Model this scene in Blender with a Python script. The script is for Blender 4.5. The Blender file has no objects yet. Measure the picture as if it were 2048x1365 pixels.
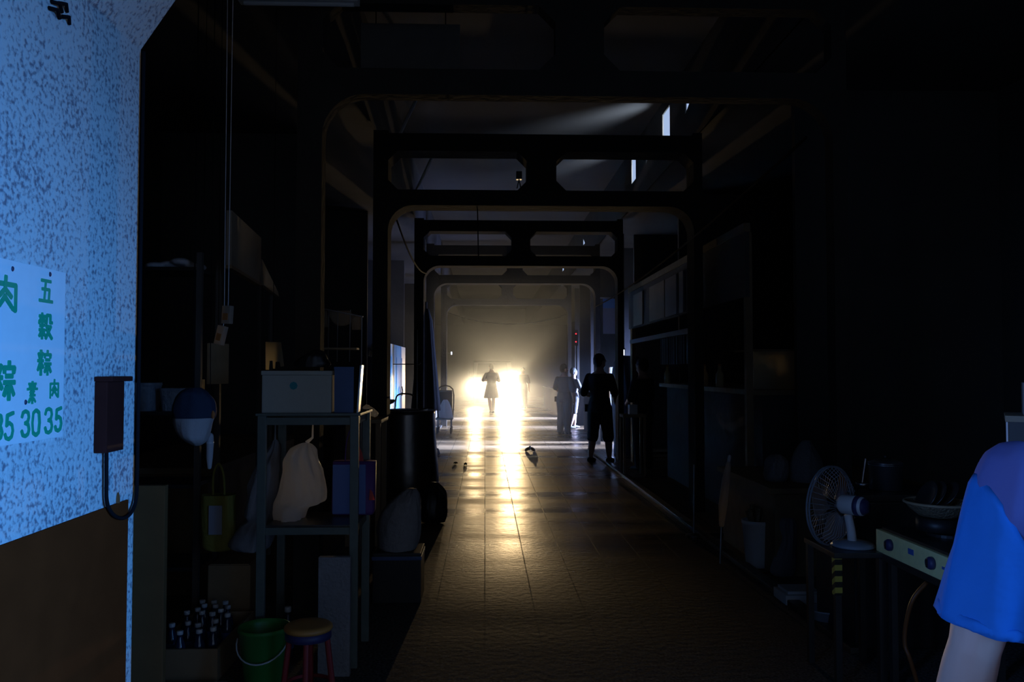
import bpy, bmesh, math, random
from mathutils import Vector, Matrix, noise as mnoise

R = math.radians
random.seed(7)
scene = bpy.context.scene
col = scene.collection

# ------------------------------------------------------------------ camera
CAM = Vector((0.0, 0.0, 1.45))
YAW, PITCH, F = R(1.87), R(2.0), 1653.0
cam_d = bpy.data.cameras.new('camera')
cam_d.sensor_width = 36.0
cam_d.lens = F / 2048 * 36.0
cam_d.clip_start = 0.05
cam_d.clip_end = 300
cam = bpy.data.objects.new('camera', cam_d)
col.objects.link(cam)
cam.location = CAM
cam.rotation_euler = (R(90) + PITCH, 0, -YAW)
scene.camera = cam
_f = Vector((math.sin(YAW) * math.cos(PITCH), math.cos(YAW) * math.cos(PITCH), math.sin(PITCH)))
_r = Vector((math.cos(YAW), -math.sin(YAW), 0))
_u = _r.cross(_f)

def ray(px, py):
    return _f + _r * ((px - 1024) / F) - _u * ((py - 682.5) / F)

def P(px, py, d):                    # the point seen at a pixel, d metres down the hall
    v = ray(px, py)
    return CAM + v * (d / v.y)

def PX(px, py, x):                   # ... on the plane at lateral position x
    v = ray(px, py)
    return CAM + v * (x / v.x)

def PZ(px, py, z):                   # ... at height z
    v = ray(px, py)
    return CAM + v * ((z - CAM.z) / v.z)

# ------------------------------------------------------------------ exposure, sky
scene.view_settings.view_transform = 'Standard'
scene.view_settings.look = 'None'
scene.view_settings.exposure = 0.0
scene.view_settings.gamma = 1.0
scene.view_settings.use_curve_mapping = False

world = bpy.data.worlds.new('sky')
scene.world = world
world.use_nodes = True
bg = world.node_tree.nodes['Background']
bg.inputs['Color'].default_value = (0.50, 0.66, 1.0, 1)
bg.inputs['Strength'].default_value = 0.75

def area(name, loc, target, size, size_y, energy, color, spread=180):
    d = bpy.data.lights.new(name, 'AREA')
    d.shape = 'RECTANGLE'
    d.size, d.size_y = size, size_y
    d.energy = energy
    d.color = color
    d.spread = R(spread)
    o = bpy.data.objects.new(name, d)
    col.objects.link(o)
    o.location = loc
    o.rotation_euler = (Vector(target) - Vector(loc)).to_track_quat('-Z', 'Y').to_euler()
    return o

SKYBLUE = (0.06, 0.34, 1.0)
PALEBLUE = (0.42, 0.56, 1.0)
# narrow lamps added to light the pillar and the man, standing in for daylight
area('pillar_fill_light', (3.0, -0.9, 1.55), (-1.05, 1.55, 1.15), 1.4, 1.4, 13, SKYBLUE, 36)
area('man_fill_light', (-3.0, -1.0, 1.7), (1.3, 2.2, 1.0), 1.0, 1.4, 6.2, (0.15, 0.36, 1.0), 40)
area('daylight_rear_doorway', (0.5, -2.5, 1.3), (0.5, 6.0, 0.8), 1.6, 1.8, 0.42, (0.36, 0.54, 1.0), 150)
# daylight from the alleys that open on the right of the hall
area('daylight_alley_near', (4.7, 16.0, 1.5), (-0.3, 16.0, 0.0), 1.2, 1.5, 380, PALEBLUE, 26)
area('daylight_alley_middle', (4.7, 20.8, 1.4), (-0.3, 20.8, 0.0), 0.9, 1.5, 300, PALEBLUE, 26)
area('daylight_alley_far', (4.7, 24.6, 1.4), (-0.3, 24.6, 0.0), 1.0, 1.5, 400, PALEBLUE, 26)
for y_, e_ in ((16.0, 90), (20.8, 100), (24.6, 80)):
    area('daylight_alley_sky', (4.5, y_, 1.5), (-1.0, y_, 0.9), 1.0, 1.0, e_, (0.27, 0.40, 1.0), 95)
# daylight through the high slots of the roof lantern
area('daylight_slot_near', (2.7, 9.7, 4.30), (1.75, 11.1, 4.85), 0.4, 0.3, 5, (0.72, 0.84, 1.0), 45)
area('daylight_slot_far', (2.7, 11.9, 4.30), (1.7, 13.8, 4.85), 0.4, 0.3, 6, (0.72, 0.84, 1.0), 45)

HEAD = (1.0, 0.73, 0.40)
HEAD_POS = [(-0.42, 34.85, 0.90), (1.07, 34.85, 0.90)]
HEAD_E = [900, 6000]

def headlight_lamp(i):
    d = bpy.data.lights.new('headlight_lamp', 'SPOT')
    d.energy = HEAD_E[i]
    d.color = HEAD
    d.spot_size = R(32)
    d.spot_blend = 1.0
    d.shadow_soft_size = 0.07
    o = bpy.data.objects.new('headlight_lamp', d)
    col.objects.link(o)
    o.location = (HEAD_POS[i][0], HEAD_POS[i][1] - 0.1, HEAD_POS[i][2])
    o.rotation_euler = (Vector((0.3, 0, -2.0)) - o.location).to_track_quat('-Z', 'Y').to_euler()
    return o
for i in (0, 1):
    headlight_lamp(i)

# ------------------------------------------------------------------ materials
def _nt(name):
    m = bpy.data.materials.new(name)
    m.use_nodes = True
    nt = m.node_tree
    return m, nt, nt.nodes['Principled BSDF']

def mat(name, color, rough=0.6, metal=0.0, noise=0.0, nscale=8.0, bump=0.0, bscale=None, trans=0.0, emit=None, spec=0.5):
    """Principled material with a procedural colour mottle and bump; trans adds translucency for thin plastic, cloth, paper."""
    m, nt, b = _nt(name)
    n = nt.nodes
    b.inputs['Base Color'].default_value = (*color, 1)
    b.inputs['Roughness'].default_value = rough
    b.inputs['Metallic'].default_value = metal
    b.inputs['Specular IOR Level'].default_value = spec
    tc = n.new('ShaderNodeTexCoord')
    if noise > 0:
        t = n.new('ShaderNodeTexNoise')
        t.inputs['Scale'].default_value = nscale
        t.inputs['Detail'].default_value = 5
        nt.links.new(tc.outputs['Object'], t.inputs['Vector'])
        mx = n.new('ShaderNodeMix')
        mx.data_type = 'RGBA'
        mx.inputs['A'].default_value = (*[c * (1 - noise) for c in color], 1)
        mx.inputs['B'].default_value = (*[min(1, c * (1 + noise)) for c in color], 1)
        nt.links.new(t.outputs['Fac'], mx.inputs['Factor'])
        nt.links.new(mx.outputs['Result'], b.inputs['Base Color'])
    if bump > 0:
        t2 = n.new('ShaderNodeTexNoise')
        t2.inputs['Scale'].default_value = bscale or nscale * 2
        t2.inputs['Detail'].default_value = 4
        nt.links.new(tc.outputs['Object'], t2.inputs['Vector'])
        bp = n.new('ShaderNodeBump')
        bp.inputs['Strength'].default_value = bump
        bp.inputs['Distance'].default_value = 0.02
        nt.links.new(t2.outputs['Fac'], bp.inputs['Height'])
        nt.links.new(bp.outputs['Normal'], b.inputs['Normal'])
    if trans > 0:
        tr = n.new('ShaderNodeBsdfTranslucent')
        tr.inputs['Color'].default_value = (*[min(1, c * 1.1) for c in color], 1)
        ms = n.new('ShaderNodeMixShader')
        ms.inputs['Fac'].default_value = trans
        nt.links.new(b.outputs['BSDF'], ms.inputs[1])
        nt.links.new(tr.outputs['BSDF'], ms.inputs[2])
        nt.links.new(ms.outputs['Shader'], n['Material Output'].inputs['Surface'])
    if emit:
        b.inputs['Emission Color'].default_value = (*emit[0], 1)
        b.inputs['Emission Strength'].default_value = emit[1]
    return m

def terrazzo():
    """White washed-pebble finish with dark specks and grimy patches."""
    m, nt, b = _nt('washed_pebble')
    n, L = nt.nodes, nt.links
    tc = n.new('ShaderNodeTexCoord')
    t1 = n.new('ShaderNodeTexNoise'); t1.inputs['Scale'].default_value = 78; t1.inputs['Detail'].default_value = 3
    t2 = n.new('ShaderNodeTexNoise'); t2.inputs['Scale'].default_value = 5; t2.inputs['Detail'].default_value = 6
    for t in (t1, t2):
        L.new(tc.outputs['Object'], t.inputs['Vector'])
    ad = n.new('ShaderNodeMath'); ad.operation = 'MULTIPLY_ADD'
    L.new(t2.outputs['Fac'], ad.inputs[0]); ad.inputs[1].default_value = 0.35
    L.new(t1.outputs['Fac'], ad.inputs[2])
    r1 = n.new('ShaderNodeValToRGB')
    r1.color_ramp.elements[0].position = 0.50; r1.color_ramp.elements[0].color = (0.24, 0.24, 0.29, 1)
    r1.color_ramp.elements[1].position = 0.685; r1.color_ramp.elements[1].color = (0.72, 0.74, 0.74, 1)
    L.new(ad.outputs[0], r1.inputs['Fac'])
    L.new(r1.outputs['Color'], b.inputs['Base Color'])
    b.inputs['Roughness'].default_value = 0.8
    bp = n.new('ShaderNodeBump'); bp.inputs['Strength'].default_value = 0.35; bp.inputs['Distance'].default_value = 0.01
    L.new(t1.outputs['Fac'], bp.inputs['Height']); L.new(bp.outputs['Normal'], b.inputs['Normal'])
    return m

def floor_material():
    """Worn 30 cm floor tiles, damp, with tone and roughness varying in bands across the hall."""
    m, nt, b = _nt('damp_floor_tiles')
    n, L = nt.nodes, nt.links
    tc = n.new('ShaderNodeTexCoord')
    sp = n.new('ShaderNodeSeparateXYZ'); L.new(tc.outputs['Object'], sp.inputs[0])
    def joint(out, period, width):
        pp = n.new('ShaderNodeMath'); pp.operation = 'PINGPONG'; pp.inputs[1].default_value = period / 2
        L.new(out, pp.inputs[0])
        lt = n.new('ShaderNodeMath'); lt.operation = 'LESS_THAN'; lt.inputs[1].default_value = width
        L.new(pp.outputs[0], lt.inputs[0])
        return lt
    jx = joint(sp.outputs['X'], 0.3, 0.0045)
    jy = joint(sp.outputs['Y'], 0.3, 0.0035)
    mxj = n.new('ShaderNodeMath'); mxj.operation = 'MAXIMUM'
    L.new(jx.outputs[0], mxj.inputs[0]); L.new(jy.outputs[0], mxj.inputs[1])
    mp = n.new('ShaderNodeMapping'); mp.inputs['Scale'].default_value = (0.25, 1.7, 1)
    L.new(tc.outputs['Object'], mp.inputs['Vector'])
    bands = n.new('ShaderNodeTexNoise'); bands.inputs['Scale'].default_value = 1.0; bands.inputs['Detail'].default_value = 6
    L.new(mp.outputs[0], bands.inputs['Vector'])
    grit = n.new('ShaderNodeTexNoise'); grit.inputs['Scale'].default_value = 22; grit.inputs['Detail'].default_value = 6
    L.new(tc.outputs['Object'], grit.inputs['Vector'])
    r1 = n.new('ShaderNodeValToRGB')
    r1.color_ramp.elements[0].position = 0.36; r1.color_ramp.elements[0].color = (0.05, 0.033, 0.02, 1)
    r1.color_ramp.elements[1].position = 0.62; r1.color_ramp.elements[1].color = (0.27, 0.18, 0.10, 1)
    L.new(bands.outputs['Fac'], r1.inputs['Fac'])
    mg = n.new('ShaderNodeMix'); mg.data_type = 'RGBA'; mg.blend_type = 'MULTIPLY'; mg.inputs['Factor'].default_value = 0.55
    L.new(r1.outputs['Color'], mg.inputs['A'])
    r2 = n.new('ShaderNodeValToRGB')
    r2.color_ramp.elements[0].position = 0.3; r2.color_ramp.elements[0].color = (0.35, 0.35, 0.35, 1)
    r2.color_ramp.elements[1].position = 0.65
    L.new(grit.outputs['Fac'], r2.inputs['Fac']); L.new(r2.outputs['Color'], mg.inputs['B'])
    mj = n.new('ShaderNodeMix'); mj.data_type = 'RGBA'
    L.new(mxj.outputs[0], mj.inputs['Factor']); L.new(mg.outputs['Result'], mj.inputs['A'])
    mj.inputs['B'].default_value = (0.02, 0.018, 0.015, 1)
    ky = n.new('ShaderNodeMath'); ky.operation = 'MULTIPLY_ADD'; ky.inputs[1].default_value = 3.0     # bare gritty concrete at the entrance, its darkness partly painted shade; tiles further in
    L.new(bands.outputs['Fac'], ky.inputs[0]); L.new(sp.outputs['Y'], ky.inputs[2])
    kr = n.new('ShaderNodeMapRange'); kr.interpolation_type = 'SMOOTHSTEP'
    kr.inputs['From Min'].default_value = 5.4; kr.inputs['From Max'].default_value = 8.8
    L.new(ky.outputs[0], kr.inputs['Value'])
    gr2 = n.new('ShaderNodeTexNoise'); gr2.inputs['Scale'].default_value = 70; gr2.inputs['Detail'].default_value = 4
    L.new(tc.outputs['Object'], gr2.inputs['Vector'])
    cr = n.new('ShaderNodeValToRGB')
    cr.color_ramp.elements[0].position = 0.35; cr.color_ramp.elements[0].color = (0.03, 0.03, 0.03, 1)
    cr.color_ramp.elements[1].position = 0.7; cr.color_ramp.elements[1].color = (0.20, 0.20, 0.20, 1)
    L.new(gr2.outputs['Fac'], cr.inputs['Fac'])
    mfl = n.new('ShaderNodeMix'); mfl.data_type = 'RGBA'
    L.new(kr.outputs[0], mfl.inputs['Factor']); L.new(cr.outputs['Color'], mfl.inputs['A']); L.new(mj.outputs['Result'], mfl.inputs['B'])
    L.new(mfl.outputs['Result'], b.inputs['Base Color'])
    rr = n.new('ShaderNodeMapRange')
    rr.inputs['From Min'].default_value = 0.3; rr.inputs['From Max'].default_value = 0.7
    rr.inputs['To Min'].default_value = 0.13; rr.inputs['To Max'].default_value = 0.52
    b.inputs['Specular IOR Level'].default_value = 0.2; L.new(bands.outputs['Fac'], rr.inputs['Value']); ma = n.new('ShaderNodeMath'); ma.operation = 'MULTIPLY_ADD'; ma.inputs[1].default_value = 0.22; L.new(mxj.outputs[0], ma.inputs[0]); L.new(rr.outputs[0], ma.inputs[2]); mro = n.new('ShaderNodeMix'); mro.inputs['A'].default_value = 0.8; L.new(kr.outputs[0], mro.inputs['Factor']); L.new(ma.outputs[0], mro.inputs['B']); L.new(mro.outputs['Result'], b.inputs['Roughness'])
    hs = n.new('ShaderNodeMath'); hs.operation = 'MULTIPLY_ADD'; hs.inputs[1].default_value = -0.6
    L.new(mxj.outputs[0], hs.inputs[0]); L.new(grit.outputs['Fac'], hs.inputs[2])
    bp = n.new('ShaderNodeBump'); bp.inputs['Strength'].default_value = 0.14; bp.inputs['Distance'].default_value = 0.01
    L.new(hs.outputs[0], bp.inputs['Height']); L.new(bp.outputs['Normal'], b.inputs['Normal'])
    return m

def stripes(name, c1, c2, scale, direction='Z', rough=0.6, trans=0.0, rot=(0, 0, 0)):
    m = mat(name, c1, rough, trans=trans)
    nt = m.node_tree; n, L = nt.nodes, nt.links
    tc = n.new('ShaderNodeTexCoord')
    mp = n.new('ShaderNodeMapping'); mp.inputs['Rotation'].default_value = rot
    L.new(tc.outputs['Object'], mp.inputs['Vector'])
    w = n.new('ShaderNodeTexWave'); w.bands_direction = direction; w.inputs['Scale'].default_value = scale
    L.new(mp.outputs[0], w.inputs['Vector'])
    r = n.new('ShaderNodeValToRGB'); r.color_ramp.interpolation = 'CONSTANT'
    r.color_ramp.elements[0].color = (*c1, 1); r.color_ramp.elements[1].position = 0.5; r.color_ramp.elements[1].color = (*c2, 1)
    L.new(w.outputs['Fac'], r.inputs['Fac'])
    L.new(r.outputs['Color'], n['Principled BSDF'].inputs['Base Color'])
    return m

M = {}
M['pebble'] = terrazzo()
M['floor'] = floor_material()
M['kerb'] = mat('kerb_metal', (0.10, 0.09, 0.075), 0.42, 0.6, noise=0.7, nscale=3.5, bump=0.6, bscale=9)
M['brownpaint'] = mat('brown_wainscot_paint', (0.15, 0.030, 0.008), 0.85, noise=0.25, nscale=12, spec=0.03)
M['concrete'] = mat('aged_concrete', (0.045, 0.04, 0.035), 0.95, noise=0.25, nscale=4, bump=0.3, bscale=20, spec=0.05)
M['plaster'] = mat('grey_plaster', (0.09, 0.085, 0.08), 0.9, noise=0.25, nscale=2, bump=0.15, bscale=14)
M['ceil'] = mat('ceiling_boards', (0.11, 0.11, 0.115), 0.9, noise=0.18, nscale=1.2)
M['signwhite'] = mat('white_sign_board', (0.86, 0.88, 0.90), 0.75, noise=0.04, nscale=30)
M['green'] = mat('green_lettering', (0.0, 0.40, 0.20), 0.8)
M['nail'] = mat('dark_nail', (0.05, 0.05, 0.10), 0.5, 0.3)
M['maroon'] = mat('maroon_box_plastic', (0.055, 0.012, 0.009), 0.7, noise=0.3, nscale=18, spec=0.1)
M['rust'] = mat('rust', (0.22, 0.07, 0.02), 0.9, noise=0.5, nscale=40)
M['rubber'] = mat('black_cable', (0.010, 0.010, 0.012), 0.9, spec=0.05)
M['board'] = mat('brown_board', (0.17, 0.08, 0.025), 0.8, noise=0.25, nscale=10)
M['cardboard'] = mat('cardboard', (0.30, 0.20, 0.11), 0.85, noise=0.15, nscale=20)
M['foam'] = mat('polystyrene_box', (0.42, 0.43, 0.38), 0.8, noise=0.05, nscale=40, bump=0.1, bscale=120)
M['teal'] = mat('teal_print', (0.02, 0.25, 0.28), 0.6)
M['bluebox'] = mat('blue_tin', (0.06, 0.10, 0.22), 0.4, 0.2, noise=0.2)
M['steel'] = mat('worn_steel', (0.42, 0.42, 0.43), 0.34, 1.0, noise=0.25, nscale=14)
M['darksteel'] = mat('dark_steel', (0.10, 0.10, 0.10), 0.36, 0.8, noise=0.3, nscale=12)
M['paintsteel'] = mat('green_grey_painted_steel', (0.13, 0.16, 0.145), 0.5, 0.2, noise=0.25, nscale=20)
M['drumsteel'] = mat('sooty_drum_steel', (0.16, 0.15, 0.14), 0.30, 0.9, noise=0.35, nscale=5, bump=0.15, bscale=12)
M['hosemat'] = mat('faded_hose', (0.16, 0.055, 0.015), 0.5)
M['black'] = mat('black_plastic', (0.015, 0.015, 0.016), 0.45)
M['bagwhite'] = mat('white_plastic_bag', (0.85, 0.84, 0.82), 0.4, noise=0.12, nscale=9, bump=0.9, bscale=16, trans=0.72)
M['baggrey'] = mat('grey_plastic_bag', (0.34, 0.34, 0.36), 0.45, noise=0.2, nscale=9, bump=0.5, bscale=20, trans=0.35)
M['sack'] = mat('woven_sack', (0.26, 0.26, 0.28), 0.8, noise=0.2, nscale=30, bump=0.4, bscale=60)
M['yellowbag'] = mat('yellow_cloth', (0.22, 0.185, 0.03), 0.8, noise=0.15, nscale=14, bump=0.3)
M['paleprint'] = mat('pale_print', (0.30, 0.30, 0.34), 0.8)
M['purplebag'] = mat('purple_shopping_bag', (0.16, 0.07, 0.30), 0.6, noise=0.2, nscale=8, trans=0.2)
M['pinkbag'] = mat('pink_bag_lining', (0.90, 0.22, 0.20), 0.6, trans=0.6)
M['bluebagprint'] = mat('blue_bag_print', (0.12, 0.20, 0.50), 0.6)
M['cloth_tan'] = mat('tan_cloth', (0.36, 0.30, 0.22), 0.9, noise=0.2, nscale=8, bump=0.4, trans=0.35)
M['paper'] = mat('tan_paper', (0.85, 0.78, 0.62), 0.8, noise=0.3, nscale=14, trans=0.95)
M['wood'] = mat('old_wood', (0.26, 0.18, 0.10), 0.7, noise=0.35, nscale=9, bump=0.2)
M['woodlight'] = mat('pale_wood', (0.40, 0.30, 0.18), 0.7, noise=0.3, nscale=9)
M['clear'] = mat('clear_packet_plastic', (0.60, 0.56, 0.50), 0.18, noise=0.2, nscale=18, trans=0.75, spec=0.8)
M['card_orange'] = mat('orange_card', (0.62, 0.30, 0.10), 0.6, trans=0.4)
M['bluecloth'] = mat('blue_cloth', (0.028, 0.05, 0.10), 0.9, noise=0.2, bump=0.3)
M['whitepl'] = mat('white_plastic', (0.68, 0.70, 0.72), 0.4, noise=0.06)
M['bluegrey'] = mat('blue_grey_plastic', (0.28, 0.34, 0.42), 0.45, noise=0.08)
M['greenpl'] = mat('green_bucket_plastic', (0.05, 0.28, 0.06), 0.45)
M['bottle'] = mat('dark_bottle', (0.02, 0.04, 0.09), 0.15, spec=0.7)
M['label_blue'] = mat('blue_bottle_label', (0.05, 0.14, 0.45), 0.5)
M['orange'] = mat('orange_seat', (0.55, 0.24, 0.06), 0.5, noise=0.15)
M['red'] = mat('red_plastic', (0.30, 0.03, 0.03), 0.45)
M['navy'] = mat('navy_rim', (0.04, 0.04, 0.12), 0.5)
M['canvas'] = mat('dark_canvas', (0.10, 0.095, 0.09), 0.85, noise=0.25, nscale=7, bump=0.3)
M['tarp'] = mat('blue_grey_tarp', (0.13, 0.15, 0.22), 0.6, noise=0.2, nscale=5, bump=0.4, bscale=9, trans=0.25)
M['panelblue'] = mat('pale_blue_door', (0.20, 0.50, 0.66), 0.5, noise=0.1)
M['signpanel'] = mat('faded_sign_panel', (0.32, 0.28, 0.22), 0.7, noise=0.2, nscale=5)
M['signblue'] = mat('blue_banner', (0.20, 0.42, 0.80), 0.6, trans=0.5)
M['signpale'] = mat('pale_banner', (0.35, 0.38, 0.55), 0.6, trans=0.5)
M['glass'] = mat('bottle_glass', (0.72, 0.60, 0.36), 0.12, trans=0.65, spec=0.8)
M['cream'] = mat('cream_enamel', (0.88, 0.84, 0.40), 0.4, noise=0.14, nscale=30)
M['basket'] = mat('woven_basket', (0.24, 0.19, 0.12), 0.6, noise=0.4, nscale=60, bump=0.8, bscale=90)
M['pot'] = mat('aluminium_pot', (0.36, 0.38, 0.42), 0.32, 0.9)
M['hazard'] = stripes('black_yellow_tape', (0.02, 0.02, 0.015), (0.60, 0.50, 0.08), 7.5, 'Z', rot=(R(35), 0, 0))
M['curtain'] = stripes('striped_curtain', (0.05, 0.05, 0.06), (0.30, 0.30, 0.33), 6.0, 'Y', trans=0.3)
M['skin'] = mat('skin', (0.50, 0.33, 0.27), 0.5, noise=0.08, nscale=14)
M['hair'] = mat('black_hair', (0.012, 0.011, 0.010), 0.5, bump=0.8, bscale=90)
M['royal'] = mat('royal_blue_jersey', (0.022, 0.15, 0.48), 0.9, spec=0.05, noise=0.12, nscale=6, bump=0.8, bscale=7)
M['slateblue'] = mat('slate_blue_jersey', (0.10, 0.115, 0.30), 0.9, spec=0.05, noise=0.1, nscale=6, bump=0.4, bscale=8)
M['darkcloth'] = mat('dark_cloth', (0.03, 0.03, 0.035), 0.85, noise=0.2, bump=0.3)
M['greycloth'] = mat('grey_cloth', (0.16, 0.15, 0.15), 0.85, noise=0.15, bump=0.3)
M['palecloth'] = mat('pale_cloth', (0.55, 0.56, 0.60), 0.8, noise=0.1, bump=0.3)
M['shoe'] = mat('dark_shoe', (0.02, 0.02, 0.02), 0.5)
M['eye'] = mat('eye_white', (0.7, 0.7, 0.7), 0.2)
M['van'] = mat('van_paint', (0.16, 0.17, 0.18), 0.35, 0.1)
M['glassdark'] = mat('dark_window_glass', (0.02, 0.02, 0.025), 0.08)
M['lens'] = mat('headlight_lens', (1, 1, 1), 0.2, emit=((1.0, 0.80, 0.50), 160))
M['redled'] = mat('red_indicator', (0.6, 0.02, 0.02), 0.4, emit=((1.0, 0.03, 0.05), 2.2))
M['whiteled'] = mat('white_indicator', (0.8, 0.85, 1.0), 0.4, emit=((0.75, 0.82, 1.0), 2.6))
M['tube'] = mat('white_batten', (0.60, 0.66, 0.70), 0.4)
M['leaf'] = mat('dead_leaf', (0.10, 0.08, 0.05), 0.9, noise=0.3)

# ------------------------------------------------------------------ mesh helpers
class MB:
    def __init__(self):
        self.bm = bmesh.new()

    def box(self, a, b, m=None, bevel=0.0):
        x0, y0, z0 = [min(p, q) for p, q in zip(a, b)]
        x1, y1, z1 = [max(p, q) for p, q in zip(a, b)]
        co = [(x0, y0, z0), (x1, y0, z0), (x1, y1, z0), (x0, y1, z0), (x0, y0, z1), (x1, y0, z1), (x1, y1, z1), (x0, y1, z1)]
        vs = [self.bm.verts.new(m @ Vector(c) if m else c) for c in co]
        fs = [self.bm.faces.new([vs[i] for i in q]) for q in
              ((0, 3, 2, 1), (4, 5, 6, 7), (0, 1, 5, 4), (1, 2, 6, 5), (2, 3, 7, 6), (3, 0, 4, 7))]
        if bevel > 0:
            es = list({e for f in fs for e in f.edges})
            bmesh.ops.bevel(self.bm, geom=es, offset=bevel, segments=2, affect='EDGES', profile=0.7)
        return self

    def rings(self, rings, caps=True, closed=False):
        vr = [[self.bm.verts.new(c) for c in r] for r in rings]
        n = len(vr[0])
        pairs = list(zip(vr, vr[1:])) + ([(vr[-1], vr[0])] if closed else [])
        for a, b in pairs:
            for i in range(n):
                j = (i + 1) % n
                try:
                    self.bm.faces.new((a[i], a[j], b[j], b[i]))
                except ValueError:
                    pass
        if caps and not closed:
            try:
                self.bm.faces.new(list(reversed(vr[0])))
                self.bm.faces.new(vr[-1])
            except ValueError:
                pass
        return self

    def tube(self, pts, radii, n=10, caps=True):
        pts = [Vector(p) for p in pts]
        if not hasattr(radii, '__len__'):
            radii = [radii] * len(pts)
        up = None
        rs = []
        for i, p in enumerate(pts):
            if i == 0: t = pts[1] - pts[0]
            elif i == len(pts) - 1: t = pts[-1] - pts[-2]
            else: t = (pts[i + 1] - p).normalized() + (p - pts[i - 1]).normalized()
            t.normalize()
            if up is None:
                a = Vector((0, 0, 1)) if abs(t.z) < 0.9 else Vector((1, 0, 0))
                up = (a - t * a.dot(t)).normalized()
            else:
                up = (up - t * up.dot(t))
                up = up.normalized() if up.length > 1e-6 else Vector((1, 0, 0))
            s = t.cross(up)
            rs.append([p + (up * math.cos(2 * math.pi * k / n) + s * math.sin(2 * math.pi * k / n)) * radii[i] for k in range(n)])
        return self.rings(rs, caps)

    def capsule(self, pts, radii, n=12):
        """tube with rounded ends"""
        pts = [Vector(p) for p in pts]
        radii = list(radii) if hasattr(radii, '__len__') else [radii] * len(pts)
        d0 = (pts[0] - pts[1]).normalized(); d1 = (pts[-1] - pts[-2]).normalized()
        P2, R2 = [], []
        for k in (0.98, 0.8, 0.45):
            P2.append(pts[0] + d0 * radii[0] * k); R2.append(radii[0] * math.sqrt(max(0.0, 1 - k * k)) + 1e-4)
        P2 += pts; R2 += radii
        for k in (0.45, 0.8, 0.98):
            P2.append(pts[-1] + d1 * radii[-1] * k); R2.append(radii[-1] * math.sqrt(max(0.0, 1 - k * k)) + 1e-4)
        return self.tube(P2, R2, n)

    def lathe(self, prof, c, n=24, m=None, caps=True):
        """profile of (radius, z) about the vertical axis through c; m tilts it"""
        c = Vector(c)
        rs = []
        for r, z in prof:
            ring = []
            for k in range(n):
                v = Vector((r * math.cos(2 * math.pi * k / n), r * math.sin(2 * math.pi * k / n), z))
                if m: v = m @ v
                ring.append(c + v)
            rs.append(ring)
        return self.rings(rs, caps)

    def ellipsoid(self, c, r, nu=16, nv=10, m=None):
        rs = []
        for i in range(nv + 1):
            th = math.pi * min(max(i / nv, 0.015), 0.985)
            ring = []
            for k in range(nu):
                ph = 2 * math.pi * k / nu
                v = Vector((r[0] * math.sin(th) * math.cos(ph), r[1] * math.sin(th) * math.sin(ph), -r[2] * math.cos(th)))
                if m: v = m @ v
                ring.append(Vector(c) + v)
            rs.append(ring)
        return self.rings(rs)

    def sections(self, secs, n=20, power=2.0):
        """loft of (centre, rx, ry) horizontal super-ellipses"""
        rs = []
        for c, rx, ry in secs:
            ring = []
            for k in range(n):
                a = 2 * math.pi * k / n
                ca, sa = math.cos(a), math.sin(a)
                ring.append(Vector(c) + Vector((rx * math.copysign(abs(ca) ** (2 / power), ca), ry * math.copysign(abs(sa) ** (2 / power), sa), 0)))
            rs.append(ring)
        return self.rings(rs)

    def prism(self, poly, thick):
        """closed solid from a planar polygon pushed along vector thick"""
        poly = [Vector(p) for p in poly]
        t = Vector(thick)
        return self.rings([poly, [p + t for p in poly]])

    def build(self, name, material, parent=None, smooth=False, remesh=0.0, smooth_it=0):
        bm = self.bm
        off = parent_origin(parent) if parent else Vector()
        for v in bm.verts:
            v.co -= off
        bmesh.ops.recalc_face_normals(bm, faces=bm.faces)
        me = bpy.data.meshes.new(name)
        bm.to_mesh(me)
        bm.free()
        o = bpy.data.objects.new(name, me)
        col.objects.link(o)
        if remesh > 0:
            md = o.modifiers.new('r', 'REMESH'); md.mode = 'VOXEL'; md.voxel_size = remesh
            if smooth_it:
                sm = o.modifiers.new('s', 'SMOOTH'); sm.iterations = smooth_it; sm.factor = 0.5
            dg = bpy.context.evaluated_depsgraph_get()
            me2 = bpy.data.meshes.new_from_object(o.evaluated_get(dg))
            o.modifiers.clear()
            o.data = me2
            bpy.data.meshes.remove(me)
            me2.name = name
            me = me2
        me.materials.clear()
        me.materials.append(material)
        if smooth:
            me.polygons.foreach_set('use_smooth', [True] * len(me.polygons))
        if parent:
            o.parent = parent
        return o

def parent_origin(p):
    v = Vector()
    while p:
        v += p.location
        p = p.parent
    return v

def thing(name, label, cat, loc, group=None):
    o = bpy.data.objects.new(name, None)
    col.objects.link(o)
    o.empty_display_size = 0.05
    o.location = loc
    return tag(o, label, cat, group)

def tag(o, label, cat, group=None, kind=None):
    o['label'] = label; o['category'] = cat
    if group: o['group'] = group
    if kind: o['kind'] = kind
    return o

def struct(o, label=None):
    o['kind'] = 'structure'
    if label: o['label'] = label
    return o

def copy_tree(o, parent=None):
    c = o.copy()
    col.objects.link(c)
    if parent: c.parent = parent
    for ch in list(o.children):
        copy_tree(ch, c)
    return c

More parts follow.
